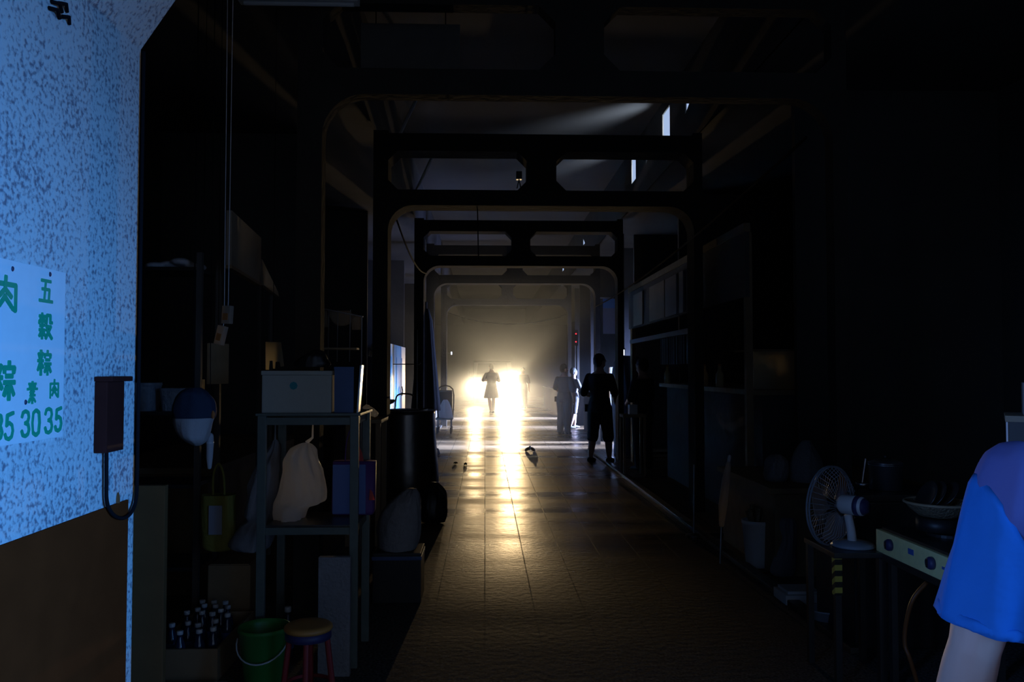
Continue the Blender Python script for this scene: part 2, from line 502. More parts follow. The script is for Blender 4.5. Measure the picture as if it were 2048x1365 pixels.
def outline_bag(levels, d, depth, mb=None, n=28, fold=0.012, seed=0, power=2.0):
    """A sagging bag: at each level the width seen in the photograph, with a rounded depth and folds of its own."""
    mb = mb or MB()
    fine = [tuple(p) for p in arc_pts([Vector(l) for l in levels], 4)]
    rs = []
    n = 44
    for i, (py, a, b) in enumerate(fine):
        if b < a: a, b = b, a
        pa, pb = P(a, py, d), P(b, py, d)
        c = (pa + pb) / 2
        rx = max((pb - pa).length / 2, 0.003)
        ry = max(min(depth, rx * (1.3 if i else 1.0)), 0.003)
        ring = []
        for k in range(n):
            t = 2 * math.pi * k / n
            q = Vector((math.cos(t) * 2.6 + seed, math.sin(t) * 2.6, c.z * 5))
            rdg = abs(mnoise.noise(Vector((math.cos(t) * 4.5 + seed, math.sin(t) * 4.5, c.z * 7))))
            w = 1 + fold / max(rx, 0.02) * (0.8 * mnoise.noise(q) - 0.9 * rdg + 0.25)
            ca, sa = math.cos(t), math.sin(t)
            ring.append(c + Vector((rx * w * math.copysign(abs(ca) ** (2 / power), ca), ry * w * math.copysign(abs(sa) ** (2 / power), sa), 0)))
        rs.append(ring)
    return mb.rings(rs)

def sag(a, b, drop, n=14):
    a, b = Vector(a), Vector(b)
    return [a.lerp(b, i / n) - Vector((0, 0, drop * 4 * (i / n) * (1 - i / n))) for i in range(n + 1)]

def arc_pts(pts, n=6):
    """smooth a polyline (Catmull-Rom)"""
    pts = [Vector(p) for p in pts]
    q = [pts[0]] + pts + [pts[-1]]
    out = []
    for i in range(1, len(q) - 2):
        p0, p1, p2, p3 = q[i - 1:i + 3]
        for k in range(n):
            t = k / n
            out.append(0.5 * ((2 * p1) + (p2 - p0) * t + (2 * p0 - 5 * p1 + 4 * p2 - p3) * t * t + (3 * p1 - p0 - 3 * p2 + p3) * t ** 3))
    out.append(pts[-1])
    return out

# ================================================================== THE HALL
HX0, HX1 = -3.4, 4.6          # side walls
CX0, CX1 = -1.15, 2.25        # roof lantern walls
ROOF, TOP, END = 3.95, 4.85, 46.0

struct(MB().box((-6, -2.8, -0.1), (7, END + 0.1, 0)).build('floor', M['floor']))
struct(MB().box((CX0 - 0.1, 2.7, TOP), (CX1 + 0.1, END, TOP + 0.08)).build('ceiling', M['ceil']))
struct(MB().box((HX0, 2.7, ROOF), (CX0 - 0.1, END, ROOF + 0.08)).build('ceiling.001', M['plaster']))
struct(MB().box((CX1 + 0.001, 2.7, ROOF), (HX1, END, ROOF + 0.08)).build('ceiling.002', M['plaster']))
struct(MB().box((-3.1, -2.7, 3.3), (3.1, 2.7, 3.4)).build('ceiling.003', M['plaster']))  # slab over the camera, added to block light from above
struct(MB().box((HX0, 2.6, 3.4), (HX1, 2.7, TOP + 0.08)).build('wall_front', M['plaster']))
struct(MB().box((HX0 - 0.1, 2.6, 0), (HX0, END, ROOF)).build('wall_left', M['plaster']))
struct(MB().box((-3.4, 2.55, 0), (-1.5, 2.6, 3.4)).build('wall_left.001', M['plaster']))
struct(MB().box((2.75, 2.55, 0), (4.6, 2.6, 3.4)).build('wall_right.003', M['plaster']))
struct(MB().box((HX0, END, 0), (HX1, END + 0.1, TOP)).build('wall_back', M['plaster']))
# made-up cross passage: openings for the lamps, walls to keep the hall dark
struct(MB().box((-3.1, -2.8, 0), (-0.4, -2.7, 3.3)).build('wall_rear', M['plaster']))
struct(MB().box((1.4, -2.8, 0), (3.1, -2.7, 3.3)).build('wall_rear.001', M['plaster']))
struct(MB().box((-0.4, -2.8, 2.3), (1.4, -2.7, 3.3)).build('wall_rear.002', M['plaster']))
struct(MB().box((3.0, 0.2, 0), (3.1, 2.55, 3.3)).build('wall_right.004', M['plaster']))
struct(MB().box((-3.1, 0.2, 0), (-3.0, 2.55, 3.3)).build('wall_left.002', M['plaster']))
# right wall with the three alley openings
GAPS = [(15.2, 16.8), (20.2, 21.4), (24.0, 25.2)]
y0 = 2.6
for k, (a, b) in enumerate(GAPS + [(END, END)]):
    struct(MB().box((HX1, y0, 0), (HX1 + 0.1, a, ROOF)).build('wall_right', M['plaster']))
    if k < 3:
        struct(MB().box((HX1, a, 2.6), (HX1 + 0.1, b, ROOF)).build('wall_right', M['plaster']))
        for yy in (a - 0.08, b):
            struct(MB().box((2.75, yy, 0), (HX1, yy + 0.08, ROOF)).build('wall_alley', M['plaster']))
    y0 = b
# roof lantern walls; on the right, slots of sky between the boards
struct(MB().box((CX0 - 0.1, 2.7, ROOF), (CX0, END, TOP)).build('wall_lantern_left', M['plaster']))
slots = [(8.80, 9.14, 'tri'), (9.92, 10.33, 'full'), (11.15, 11.42, 'tri'), (12.2, 12.55, 'full'), (13.72, 13.98, 'peak'), (14.5, 14.8, 'peak'), (18.5, 18.9, 'peak'), (23.5, 24.0, 'full')]
mb = MB()
LT = 0.015
mb.box((CX1, 2.7, ROOF), (CX1 + LT, END, 4.31))
mb.box((CX1, 2.7, 4.69), (CX1 + LT, END, TOP))
y0 = 2.7
for a, b, kind in slots:
    mb.box((CX1, y0, 4.31), (CX1 + LT, a, 4.69))
    if kind == 'tri':
        mb.prism([(CX1, a, 4.31), (CX1, b, 4.31), (CX1, b, 4.33), (CX1, a, 4.45)], (LT, 0, 0))
        mb.box((CX1, a, 4.45), (CX1 + LT, b, 4.69))
    elif kind == 'peak':
        mb.prism([(CX1, a, 4.31), (CX1, b, 4.5), (CX1, b, 4.69), (CX1, a, 4.69)], (LT, 0, 0))
    y0 = b
mb.box((CX1, y0, 4.31), (CX1 + LT, END, 4.69))
struct(mb.build('wall_lantern_right', M['plaster']))
# kerb channels along the walkway
struct(MB().box((1.86, 4.2, 0), (1.94, 15.0, 0.035), bevel=0.008).build('trim_1', M['kerb']))
struct(MB().box((-1.2, 9.0, 0), (-1.1, 30.0, 0.03), bevel=0.008).build('trim_2', M['concrete']))

# partitions between stalls, added to block headlight beams from the side walls
for x0, x1, ys_ in ((HX0, -1.85, (8.75, 13.0, 18.9, 24.0)), (2.75, HX1, (7.2, 11.6))):
    for y_ in ys_:
        struct(MB().box((x0, y_, 0), (x1, y_ + .07, ROOF)).build('wall_light_block', M['plaster']))

# --- concrete portal frames ------------------------------------------------
FX0, FX1 = -0.99, 2.15
ordinal = ['nearest, right above the pale ledge', 'second from the camera, with two wide openings', 'third from the camera with two narrow openings', 'fourth from the camera, seen under the third', 'farthest, dim in the bright haze']
for k, d in enumerate((5.0, 8.4, 13.3, 16.0, 21.35)):
    t = thing('portal_frame', 'concrete frame across the walkway, ' + ordinal[k], 'frame', ((FX0 + FX1) / 2, d + 0.15, 0), 'concrete portal frames over the walkway')
    dep = 0.12 if k == 0 else 0.3
    y1, yb = d, d + dep
    MB().box((FX0 - 0.15, y1, 0), (FX0, yb, 3.9)).build('column', M['concrete'], t)
    MB().box((FX1, y1, 0), (FX1 + 0.09, yb, 3.9)).build('column', M['concrete'], t)
    lb = MB().box((FX0, y1, 3.13), (FX1, yb, 3.29))
    for s, x in ((1, FX0), (-1, FX1)):       # rounded haunches
        r = 0.26
        poly = [(x, y1, 3.13), (x, y1, 3.13 - r)] + [(x + s * r * (1 - math.cos(a)), y1, 3.13 - r + r * math.sin(a)) for a in [i * math.pi / 16 for i in range(1, 9)]]
        lb.prism(poly, (0, dep, 0))
    lb.build('lower_beam', M['concrete'], t)
    ub = MB().box((FX0, y1, 3.69), (FX1, yb, 3.87))
    xc = 0.58
    for xa, xb in ((FX0, xc - 0.15), (xc + 0.15, FX1)):   # chamfered corners of the openings
        for s, x in ((1, xa), (-1, xb)):
            c = 0.1
            ub.prism([(x, y1, 3.69), (x + s * c, y1, 3.69), (x, y1, 3.69 - c)], (0, dep, 0))
            ub.prism([(x, y1, 3.29), (x + s * c, y1, 3.29), (x, y1, 3.29 + c)], (0, dep, 0))
    ub.build('upper_beam', M['concrete'], t)
    MB().box((xc - 0.15, y1, 3.29), (xc + 0.15, yb, 3.69)).build('middle_post', M['concrete'], t)
# pale steel knee braces under the lantern
for k, (d, lab) in enumerate(((9.6, 'pale slanting steel brace high on the left, nearer one'), (12.3, 'pale slanting steel brace high on the left, seen through the frame opening'))):
    a = Vector((-1.1, d, 3.98)); b = Vector((-0.72, d, 4.80))
    tag(MB().tube([a, b], 0.02, 6).build('roof_brace', M['whitepl']), lab, 'brace', 'steel braces under the roof lantern')

# ================================================================== NEAR PILLAR
PXF = -1.05
t = thing('pillar', 'white speckled pebble-finish pillar with a brown painted lower half', 'pillar', (-1.27, 1.7, 0))
pil = MB()
pil.box((-1.5, 0.85, 0), (PXF, 2.53, 3.3), bevel=0.012)
pil.build('shaft', M['pebble'], t)
# rounded haunch that carries the roof beam
poly = [(PXF - .002, 2.42), (PXF + .1, 2.575), (PXF + .3, 2.84), (PXF + .75, 3.2), (PXF + .75, 3.3), (PXF - .002, 3.3)]
MB().prism([(x, 2.02, z) for x, z in poly], (0, 0.5, 0)).build('haunch', M['pebble'], t)
# lower brown panel
p1 = PX(213, 1014, PXF); p2 = PX(250, 1200, PXF)
zt = p1.z
MB().box((PXF - 0.01, 0.86, 0), (PXF + 0.006, p2.y, zt), bevel=0.003).build('wainscot', M['brownpaint'], t)
rs = PX(236, 1002, PXF + 0.002)
MB().ellipsoid(rs, (0.004, 0.010, 0.024)).build('rust_stain', M['rust'], t)
dk = PX(110, 12, PXF)
mbk = MB()
for dx, dz, l in ((0, 0, 0.05), (0.03, 0.012, 0.04), (-0.01, -0.02, 0.05), (0.045, -0.014, 0.035)):
    mbk.tube([dk + Vector((0.004, dx - l / 2, dz)), dk + Vector((0.012, dx, dz + 0.006)), dk + Vector((0.004, dx + l / 2, dz - 0.004))], 0.005, 6)
tag(mbk.build('wire_tangle', M['rubber']), 'short dark wire tangle stuck high on the speckled pillar', 'wire')

# --- price sign ---------------------------------------------------------------
SX = PXF + 0.008
def S(px, py): return PX(px, py, SX)
c_tr, c_br = S(132, 546), S(131, 873)
t = thing('price_sign', 'white price board with green hand-painted characters hanging on the speckled pillar', 'sign', (PXF + 0.004, c_tr.y - 0.3, c_br.z))
MB().box((PXF + 0.0005, c_tr.y - 0.62, c_br.z), (SX, c_tr.y, c_tr.z), bevel=0.002).build('board', M['signwhite'], t)
GLY = {
 'wu': [[(.14, .93), (.86, .93)], [(.47, .93), (.37, .06)], [(.2, .56), (.76, .56), (.72, .06)], [(0, .05), (1, .05)]],
 'rou': [[(.08, 0), (.08, .78), (.92, .78), (.92, .04), (.78, .1)], [(.5, 1), (.48, .64), (.25, .42)], [(.48, .64), (.74, .42)], [(.5, .44), (.25, .14)], [(.5, .38), (.74, .14)]],
 'zong': [[(.22, 1), (.22, 0)], [(.02, .58), (.42, .58)], [(.06, .88), (.15, .68)], [(.38, .9), (.29, .7)], [(.2, .55), (.02, .2)], [(.25, .52), (.42, .3)], [(.73, 1), (.73, .9)], [(.52, .72), (.52, .84), (.96, .84), (.93, .72)], [(.6, .62), (.87, .62)], [(.52, .45), (.97, .45)], [(.73, .45), (.73, 0)], [(.62, .32), (.52, .12)], [(.85, .32), (.97, .12)]],
 'gu': [[(.25, 1), (.25, .78)], [(.05, .89), (.45, .89)], [(.1, .78), (.4, .78)], [(.04, .6), (.05, .69), (.45, .69)], [(.1, .5), (.42, .54)], [(.25, .6), (.25, 0)], [(.06, .34), (.44, .34)], [(.24, .32), (.05, .1)], [(.27, .32), (.45, .14)], [(.55, .62), (.6, .95), (.84, .95), (.85, .66), (.97, .66)], [(.55, .5), (.88, .5), (.52, .02)], [(.58, .38), (.97, .02)]],
 'su': [[(.15, .9), (.85, .9)], [(.22, .78), (.78, .78)], [(.02, .66), (.98, .66)], [(.5, 1), (.5, .66)], [(.55, .62), (.3, .5), (.6, .46)], [(.66, .56), (.3, .35), (.74, .37)], [(.5, .36), (.5, 0)], [(.3, .22), (.15, .06)], [(.68, .22), (.85, .06)]],
 '3': [[(.08, .78), (.2, .95), (.5, 1), (.8, .93), (.88, .75), (.76, .57), (.45, .52)], [(.45, .52), (.8, .46), (.92, .26), (.8, .07), (.5, 0), (.2, .05), (.06, .22)]],
 '5': [[(.9, .98), (.25, .9), (.2, .52)], [(.2, .52), (.5, .62), (.82, .52), (.92, .3), (.8, .08), (.48, 0), (.18, .06), (.06, .2)]],
 '0': [[(.5, 1), (.85, .9), (.95, .5), (.85, .1), (.5, 0), (.15, .1), (.05, .5), (.15, .9), (.5, 1)]],
}
_sn = [0]
def stroke(mb, pts, w):
    pts = [Vector(p) for p in pts]
    for a, b in zip(pts, pts[1:]):
        d = (b - a).normalized(); s = Vector((1, 0, 0)).cross(d) * (w / 2)
        e = d * (w * 0.3)
        _sn[0] = (_sn[0] + 1) % 24
        mb.prism([a - e - s * .7, a - s - e * .1, b - s + e * .1, b + e - s * .7, b + e + s * .7, b + s + e * .1, a + s - e * .1, a - e + s * .7], (0.0012 + 0.00007 * _sn[0], 0, 0))
def glyph(ch, px0, px1, py0, py1, w, name):
    """character in the box between two sign points (left/top and right/bottom pixel of the photo, laid on the board)"""
    a, b = S(px0, py0), S(px1, py1)
    top = (S(px0, py0).z + S(px1, py0).z) / 2; bot = (S(px0, py1).z + S(px1, py1).z) / 2
    mb = MB()
    for st in GLY[ch]:
        stroke(mb, [(SX, a.y + (b.y - a.y) * u, bot + (top - bot) * v) for u, v in st], w)
    mb.build(name, M['green'], t)
glyph('rou', -14, 34, 553, 622, 0.0115, 'lettering')
glyph('zong', -16, 28, 724, 800, 0.0115, 'lettering')
for ch, a, b, c, d in (('wu', 79, 104, 559, 605), ('gu', 77, 103, 628, 678), ('zong', 75, 101, 702, 750)):
    glyph(ch, a, b, c, d, 0.0082, 'lettering')
glyph('su', 54, 73, 764, 807, 0.0062, 'lettering')
glyph('rou', 99, 117, 760, 796, 0.0062, 'lettering')
for ch, a, b, c, d in (('3', -16, 4, 830, 880), ('5', 9, 26, 826, 879), ('3', 42, 58, 823, 873), ('0', 64, 78, 821, 871), ('3', 89, 104, 818, 866), ('5', 109, 122, 816, 862)):
    glyph(ch, a, b, c, d, 0.0088, 'price_digit')
for px, py in ((25, 538), (100, 549), (51, 805)):
    MB().ellipsoid(S(px, py), (0.003, 0.005, 0.006)).build('nail', M['nail'], t)
MB().ellipsoid(S(132, 635), (0.003, 0.0025, 0.0025)).build('pin', M['signwhite'], t)

# --- switch box and its cable -----------------------------------------------
a, b = PX(189, 764, PXF), PX(222, 900, PXF)
t = thing('switch_box', 'small maroon electrical box with a hood, screwed to the speckled pillar', 'box', (PXF + 0.02, (a.y + b.y) / 2, b.z))
MB().box((PXF, a.y, b.z), (PXF + 0.035, b.y, a.z), bevel=0.004).build('case', M['maroon'], t)
MB().box((PXF, a.y - 0.004, a.z), (PXF + 0.05, b.y + 0.02, a.z + 0.014), bevel=0.004).build('hood', M['maroon'], t)
cx = PXF + 0.014
pts = [PX(213, 895, cx), PX(213, 960, cx), PX(214, 1005, cx), PX(226, 1030, cx), PX(246, 1037, cx), PX(262, 1026, cx), PX(272, 1000, cx), PX(276, 950, cx), PX(278, 850, cx), PX(281, 700, cx), PX(285, 560, cx), PX(288, 420, cx), PX(293, 240, cx), PX(297, 112, cx)]
pts = [(p.x, min(p.y, 2.512), p.z) for p in pts]
tag(MB().tube(arc_pts(pts, 6), 0.0055, 8).build('cable', M['rubber'], smooth=True), 'black cable looping below the maroon box and up the pillar edge', 'cable')

# ================================================================== LEFT STALL, FOREGROUND
# brown board behind the pillar
tag(MB().box((-1.75, 3.0, 0), (P(330, 1000, 3.0).x, 3.03, P(300, 972, 3.0).z), bevel=0.003).build('board', M['board']),
    'tall brown board standing behind the pillar edge', 'board')
tag(MB().box((-1.9, 2.95, 0), (-1.17, 3.86, 0.03), bevel=0.006).build('paving_slab', M['signwhite']),
    'pale slab lying on the floor below the bottle crate', 'slab')

# steel rack
RX0, RX1, RY0, RY1 = -1.09, -0.64, 4.10, 4.50
zt = P(600, 832, 4.1).z
zs = P(600, 1070, 4.1).z
t = thing('steel_rack', 'grey painted steel rack holding boxes, with bags hanging inside', 'rack', ((RX0 + RX1) / 2, 4.3, 0))
s = 0.013
for x in (RX0, RX1):
    for y in (RY0, RY1):
        xa = x - s if x == RX0 else x - s
        MB().box((x - s * 1.6, y - s, 0), (x + s * 1.6, y + s, zt), bevel=0.003).build('leg', M['paintsteel'], t)
MB().box((RX0 - .03, RY0 - .02, zt), (RX1 + .03, RY1 + .02, zt + 0.012), bevel=0.003).build('top_shelf', M['paintsteel'], t)
for z, nm in ((zt - 0.045, 'top_rail'), (zs, 'shelf_rail')):
    for y in (RY0, RY1):
        MB().box((RX0 + .021, y - 0.006, z), (RX1 - .021, y + 0.006, z + 0.035)).build(nm, M['paintsteel'], t)
    for x in (RX0, RX1):
        MB().box((x - 0.006, RY0 + .014, z), (x + 0.006, RY1 - .014, z + 0.035)).build(nm, M['paintsteel'], t)
MB().box((RX0 + .022, RY0 + .007, zs + 0.036), (RX1 - .022, RY1 - .007, zs + 0.044)).build('shelf', M['darksteel'], t)
zt += 0.012
# box on the rack
a, b = P(524, 742, 4.12), P(662, 822, 4.12)
t = thing('foam_box', 'pale polystyrene box with a small teal mark on top of the steel rack', 'box', ((a.x + b.x) / 2, 4.26, zt))
MB().box((a.x, 4.12, zt), (b.x, 4.40, a.z - 0.022), bevel=0.006).build('body', M['foam'], t)
MB().box((a.x - .004, 4.115, a.z - 0.022), (b.x + .004, 4.405, a.z), bevel=0.006).build('lid', M['foam'], t)
q = P(587, 772, 4.119)
MB().prism([(q.x + .02 * math.cos(k * math.pi / 4), 4.119, q.z + .02 * math.sin(k * math.pi / 4)) for k in range(8)], (0, 0.002, 0)).build('printed_mark', M['teal'], t)
boxtop = a.z
# dark bag on the box
tag(outline_bag([(735, 592, 655), (728, 588, 660), (717, 600, 652), (706, 618, 646), (700, 628, 638)][::1], 4.26, 0.07).build('dark_bag', M['black'], smooth=True),
    'black cloth bag lying on the polystyrene box', 'bag')
# blue tin with bright edge
a, b = P(669, 740, 4.14), P(712, 822, 4.14)
t = thing('storage_tin', 'dark blue tin beside the polystyrene box on the rack', 'tin', ((a.x + b.x) / 2, 4.25, zt))
MB().prism([(a.x, 4.14, zt), (b.x - .012, 4.14, zt), (b.x - .052, 4.36, zt), (a.x, 4.36, zt)], (0, 0, a.z - zt)).build('body', M['bluebox'], t)
MB().prism([(a.x - .002, 4.137, a.z), (b.x - .01, 4.137, a.z), (b.x - .051, 4.363, a.z), (a.x - .002, 4.363, a.z)], (0, 0, .014)).build('lid', M['bluebox'], t)
a, b = P(715.5, 824, 4.14), P(722.5, 731, 4.14)
ms = MB()
ms.prism([(a.x - .004, 4.13, zt), (a.x + .004, 4.13, zt), (b.x + .004, 4.13, b.z), (b.x - .004, 4.13, b.z)], (-.008, 0.12, 0))
tag(ms.build('metal_sheet', M['steel']), 'thin shiny metal sheet leaning against the blue tin with one bright edge', 'sheet')

# bags hanging in the rack
def hook(x, y, z0, z1, t):
    MB().tube([(x, y, z0), (x, y, z1)], 0.003, 6).build('hook', M['steel'], t)
c = P(605, 900, 4.3)
t = thing('plastic_bag', 'white plastic bag with a warm lit knot hanging in the middle of the rack', 'bag', (c.x, 4.3, c.z))
outline_bag([(886, 610, 616), (893, 592, 624), (902, 580, 628), (920, 570, 634), (945, 566, 640), (970, 560, 646), (990, 556, 648), (1005, 552, 644), (1015, 550, 615), (1040, 549, 604), (1054, 556, 594)], 4.3, 0.09, fold=0.03, seed=2).build('bag_body', M['bagwhite'], t, smooth=True)
q = P(613, 886, 4.3); MB().tube([q, P(625, 876, 4.3), P(626, 840, 4.3)], [0.010, 0.006, 0.003], 8).build('handle', M['bagwhite'], t)
c = P(505, 900, 4.4)
t = thing('plastic_bag', 'long grey plastic bag drooping to the left behind the front rack leg', 'bag', (c.x, 4.4, c.z))
outline_bag([(880, 548, 553), (900, 540, 557), (940, 512, 556), (980, 498, 556), (1020, 492, 552), (1032, 490, 548), (1040, 497, 546), (1052, 482, 546), (1075, 466, 545), (1092, 459, 540), (1100, 480, 530)], 4.4, 0.07, fold=0.03, seed=5).build('bag_body', M['baggrey'], t, smooth=True)
q = P(550, 880, 4.4); MB().tube([q, P(551, 842, 4.4)], [0.006, 0.003], 8).build('handle', M['baggrey'], t)
# yellow tote
t = thing('tote_bag', 'yellow cloth tote bag with a pale print hanging left of the rack', 'bag', tuple(P(437, 1095, 4.45)))
outline_bag([(990, 404, 470), (995, 404, 470), (1040, 404, 471), (1080, 406, 474), (1096, 411, 470), (1101, 430, 455)], 4.45, 0.05, fold=0.008, power=3).build('bag_body', M['yellowbag'], t, smooth=True)
q0, q1 = P(418, 1012, 4.395), P(444, 1070, 4.395)
MB().box((q0.x, 4.39, q1.z), (q1.x, 4.396, q0.z), bevel=0.002).build('print', M['paleprint'], t)
MB().tube(arc_pts([P(426, 992, 4.44), P(427, 950, 4.44), P(437, 928, 4.44), P(447, 950, 4.44), P(449, 992, 4.44)]), 0.006, 8).build('handle', M['yellowbag'], t)
# purple shopping bag
a, b = P(660, 925, 4.36), P(748, 1032, 4.36)
t = thing('shopping_bag', 'purple and blue shopping bag with a glowing pink lining hanging right in the rack', 'bag', ((a.x + b.x) / 2, 4.42, b.z))
MB().sections([((((a.x + b.x) / 2), 4.42, b.z), 0.105, 0.045), (((a.x + b.x) / 2, 4.42, b.z + 0.02), 0.113, 0.05), (((a.x + b.x) / 2 + .004, 4.42, a.z), 0.112, 0.048)], 28, 5).build('bag_body', M['purplebag'], t, smooth=True)
q0, q1 = P(666, 930, 4.368), P(731, 1028, 4.368)
MB().box((q0.x, 4.362, q1.z), (q1.x, 4.372, q0.z)).build('print', M['bluebagprint'], t)
q = P(722, 905, 4.40)
MB().prism([P(711, 926, 4.40), P(728, 926, 4.40), P(724, 905, 4.40), P(714, 886, 4.40)], (0.0, 0.003, 0)).build('lining', M['pinkbag'], t)
MB().prism([P(738, 1001, 4.36), P(750, 1001, 4.36), P(745, 985, 4.36), P(740, 979, 4.36)], (0.0, 0.003, 0)).build('lining', M['pinkbag'], t)
MB().tube(arc_pts([P(690, 926, 4.42), P(694, 880, 4.42), P(708, 842, 4.42)]), 0.003, 6).build('handle', M['purplebag'], t)
MB().tube(arc_pts([P(724, 926, 4.44), P(716, 880, 4.44), P(708, 842, 4.44)]), 0.003, 6).build('handle', M['purplebag'], t)

# upright cardboard and boxes under the rack
a, b = P(640, 1112, 4.02), P(702, 1300, 4.02)
t = thing('cardboard_carton', 'tall flattened carton standing under the right side of the rack', 'carton', ((a.x + b.x) / 2, 4.0, 0))
MB().box((a.x, 3.98, 0), (b.x, 4.02, a.z), bevel=0.004).build('panel', M['sack'], t)
MB().box((a.x + .004, 4.021, 0), (b.x - .004, 4.04, a.z - 0.03), bevel=0.004).build('panel', M['cardboard'], t)
a, b = P(416, 1132, 4.62), P(500, 1210, 4.62)
t = thing('cardboard_box', 'closed brown cardboard box standing behind the bottle crate', 'box', ((a.x + b.x) / 2, 4.75, 0))
MB().box((a.x, 4.62, 0), (b.x, 4.90, a.z), bevel=0.004).build('body', M['cardboard'], t)
MB().box((a.x + .01, 4.63, a.z), ((a.x + b.x) / 2 - .002, 4.89, a.z + .005)).build('flap', M['cardboard'], t)
MB().box(((a.x + b.x) / 2 + .002, 4.63, a.z), (b.x - .01, 4.89, a.z + .005)).build('flap', M['cardboard'], t)

# bottles: one of each built once, then copied
def make_bottle(lab, cap=M['whitepl'], h=0.180, group='bottles with white caps in the crate'):
    t = thing('bottle', lab, 'bottle', (0, 0, 0), group)
    MB().lathe([(0.022, 0), (0.027, .004), (0.028, .02), (0.028, h * .55), (0.024, h * .66), (0.012, h * .82), (0.0115, h - .018)], (0, 0, 0), 16).build('glass_body', M['bottle'], t, smooth=True)
    MB().lathe([(0.014, h - .018), (0.015, h - .016), (0.015, h - .002), (0.013, h)], (0, 0, 0), 14).build('cap', cap, t, smooth=True)
    MB().lathe([(0.0284, h * .2), (0.0288, h * .22), (0.0288, h * .48), (0.0284, h * .5)], (0, 0, 0), 16, caps=False).build('bottle_label', M['label_blue'], t, smooth=True)
    return t
caps_px = [(405, 1204), (409, 1212), (428, 1205), (431, 1213), (451, 1206), (455, 1215), (395, 1220), (405, 1226), (441, 1222), (455, 1231), (374, 1226), (425, 1228), (431, 1243), (396, 1251), (400, 1263), (344, 1251), (360, 1266), (376, 1247), (425, 1259)]
pos = []
for px, py in caps_px:
    q = PZ(px, py, 0.215); pos.append([q.x, q.y])
for it in range(200):
    for i in range(len(pos)):
        for j in range(i):
            dx, dy = pos[i][0] - pos[j][0], pos[i][1] - pos[j][1]
            l = math.hypot(dx, dy) or 1e-3
            if l < 0.0635:
                k = (0.0635 - l) / 2 / l
                pos[i][0] += dx * k; pos[i][1] += dy * k; pos[j][0] -= dx * k; pos[j][1] -= dy * k
proto = None
for x, y in pos:
    lab = 'white-capped dark bottle standing in the crate at the lower left'
    if proto is None:
        proto = make_bottle(lab); o = proto
    else:
        o = copy_tree(proto)
    o.location = (x, y, 0.044)
xs = [p[0] for p in pos]; ys = [p[1] for p in pos]
cx0, cx1, cy0, cy1 = min(xs) - .05, max(xs) + .05, max(min(ys) - .05, 3.875), max(ys) + .05
cy0 = max(min(ys) - .04, 3.862)
t = thing('bottle_crate', 'low brown wooden crate full of white-capped bottles on the floor', 'crate', ((cx0 + cx1) / 2, (cy0 + cy1) / 2, 0.0))
MB().box((cx0, cy0, .0), (cx1, cy1, .042)).build('bottom', M['cardboard'], t)
for a, b in (((cx0, cy0, .042), (cx1, cy0 + .012, .15)), ((cx0, cy1 - .012, .042), (cx1, cy1, .15)), ((cx0, cy0 + .012, .042), (cx0 + .012, cy1 - .012, .15)), ((cx1 - .012, cy0 + .012, .042), (cx1, cy1 - .012, .15))):
    MB().box(a, b).build('side', M['cardboard'], t)

# green bucket with bottles
q = PZ(528, 1252, 0.27)
bx, by = q.x, q.y
t = thing('bucket', 'green plastic bucket with a white wire handle holding a few bottles', 'bucket', (bx, by, 0))
MB().lathe([(.078, 0), (.082, .005), (.112, .25), (.118, .252), (.118, .27), (.112, .27), (.106, .252), (.075, .012)], (bx, by, 0), 36).build('shell', M['greenpl'], t, smooth=True)
hp = [Vector((bx - .117 * math.cos(a), by - .117 * math.sin(a) - .012, .215 - .08 * math.sin(a))) for a in [i * math.pi / 14 for i in range(0, 15)]]
MB().tube(hp, 0.0035, 6).build('handle', M['whitepl'], t)
for (px, py), lab in zip(((527, 1238), (549, 1234), (558, 1251)), ('leftmost bottle in the green bucket with a white cap', 'tallest bottle at the back of the green bucket', 'rightmost bottle in the green bucket')):
    o = copy_tree(proto); q = PZ(px, py, 0.29)
    o.location = (min(max(q.x, bx - .04), bx + .045), min(max(q.y, by - .04), by + .045), 0.065)
    o['label'] = lab; o['group'] = 'bottles in the green bucket'
bks = [o for o in col.objects if o.get('group') == 'bottles in the green bucket']
for o, (dx, dy) in zip(bks, ((-.035, -.02), (.0, .04), (.035, -.02))):
    o.location = (bx + dx, by + dy, 0.013)
    o.location.z = 0.013
o = copy_tree(proto); q = P(576, 1214, 4.25); o.location = (q.x, 4.25, 0.0)
o['label'] = 'lone white-capped bottle standing on the floor behind the green bucket'; del o['group']
for ch in o.children: pass
o.scale = (1.15, 1.15, (q.z) / 0.180)

# stool
q = P(617, 1248, 3.5)
sz = q.z
t = thing('stool', 'round stool with an orange seat and red legs in the lower left', 'stool', (q.x, q.y, 0))
MB().lathe([(.0, sz - .002), (.06, sz - .003), (.088, sz - .001), (.098, sz - .008), (.1, sz - .018), (.094, sz - .026)], (q.x, q.y, 0), 32).build('seat', M['orange'], t, smooth=True)
MB().lathe([(.09, sz - .06), (.094, sz - .058), (.094, sz - .026), (.088, sz - .026)], (q.x, q.y, 0), 32).build('rim', M['navy'], t, smooth=True)
for k in range(4):
    a = k * math.pi / 2 - math.pi / 2 + .1
    MB().tube([(q.x + .075 * math.cos(a), q.y + .075 * math.sin(a), sz - .05), (q.x + .115 * math.cos(a), q.y + .115 * math.sin(a), 0)], [.012, .014], 10).build('leg', M['red'], t)
MB().lathe([(.094, .14), (.101, .14), (.101, .155), (.094, .155)], (q.x, q.y, 0), 28, caps=False).build('ring', M['red'], t)

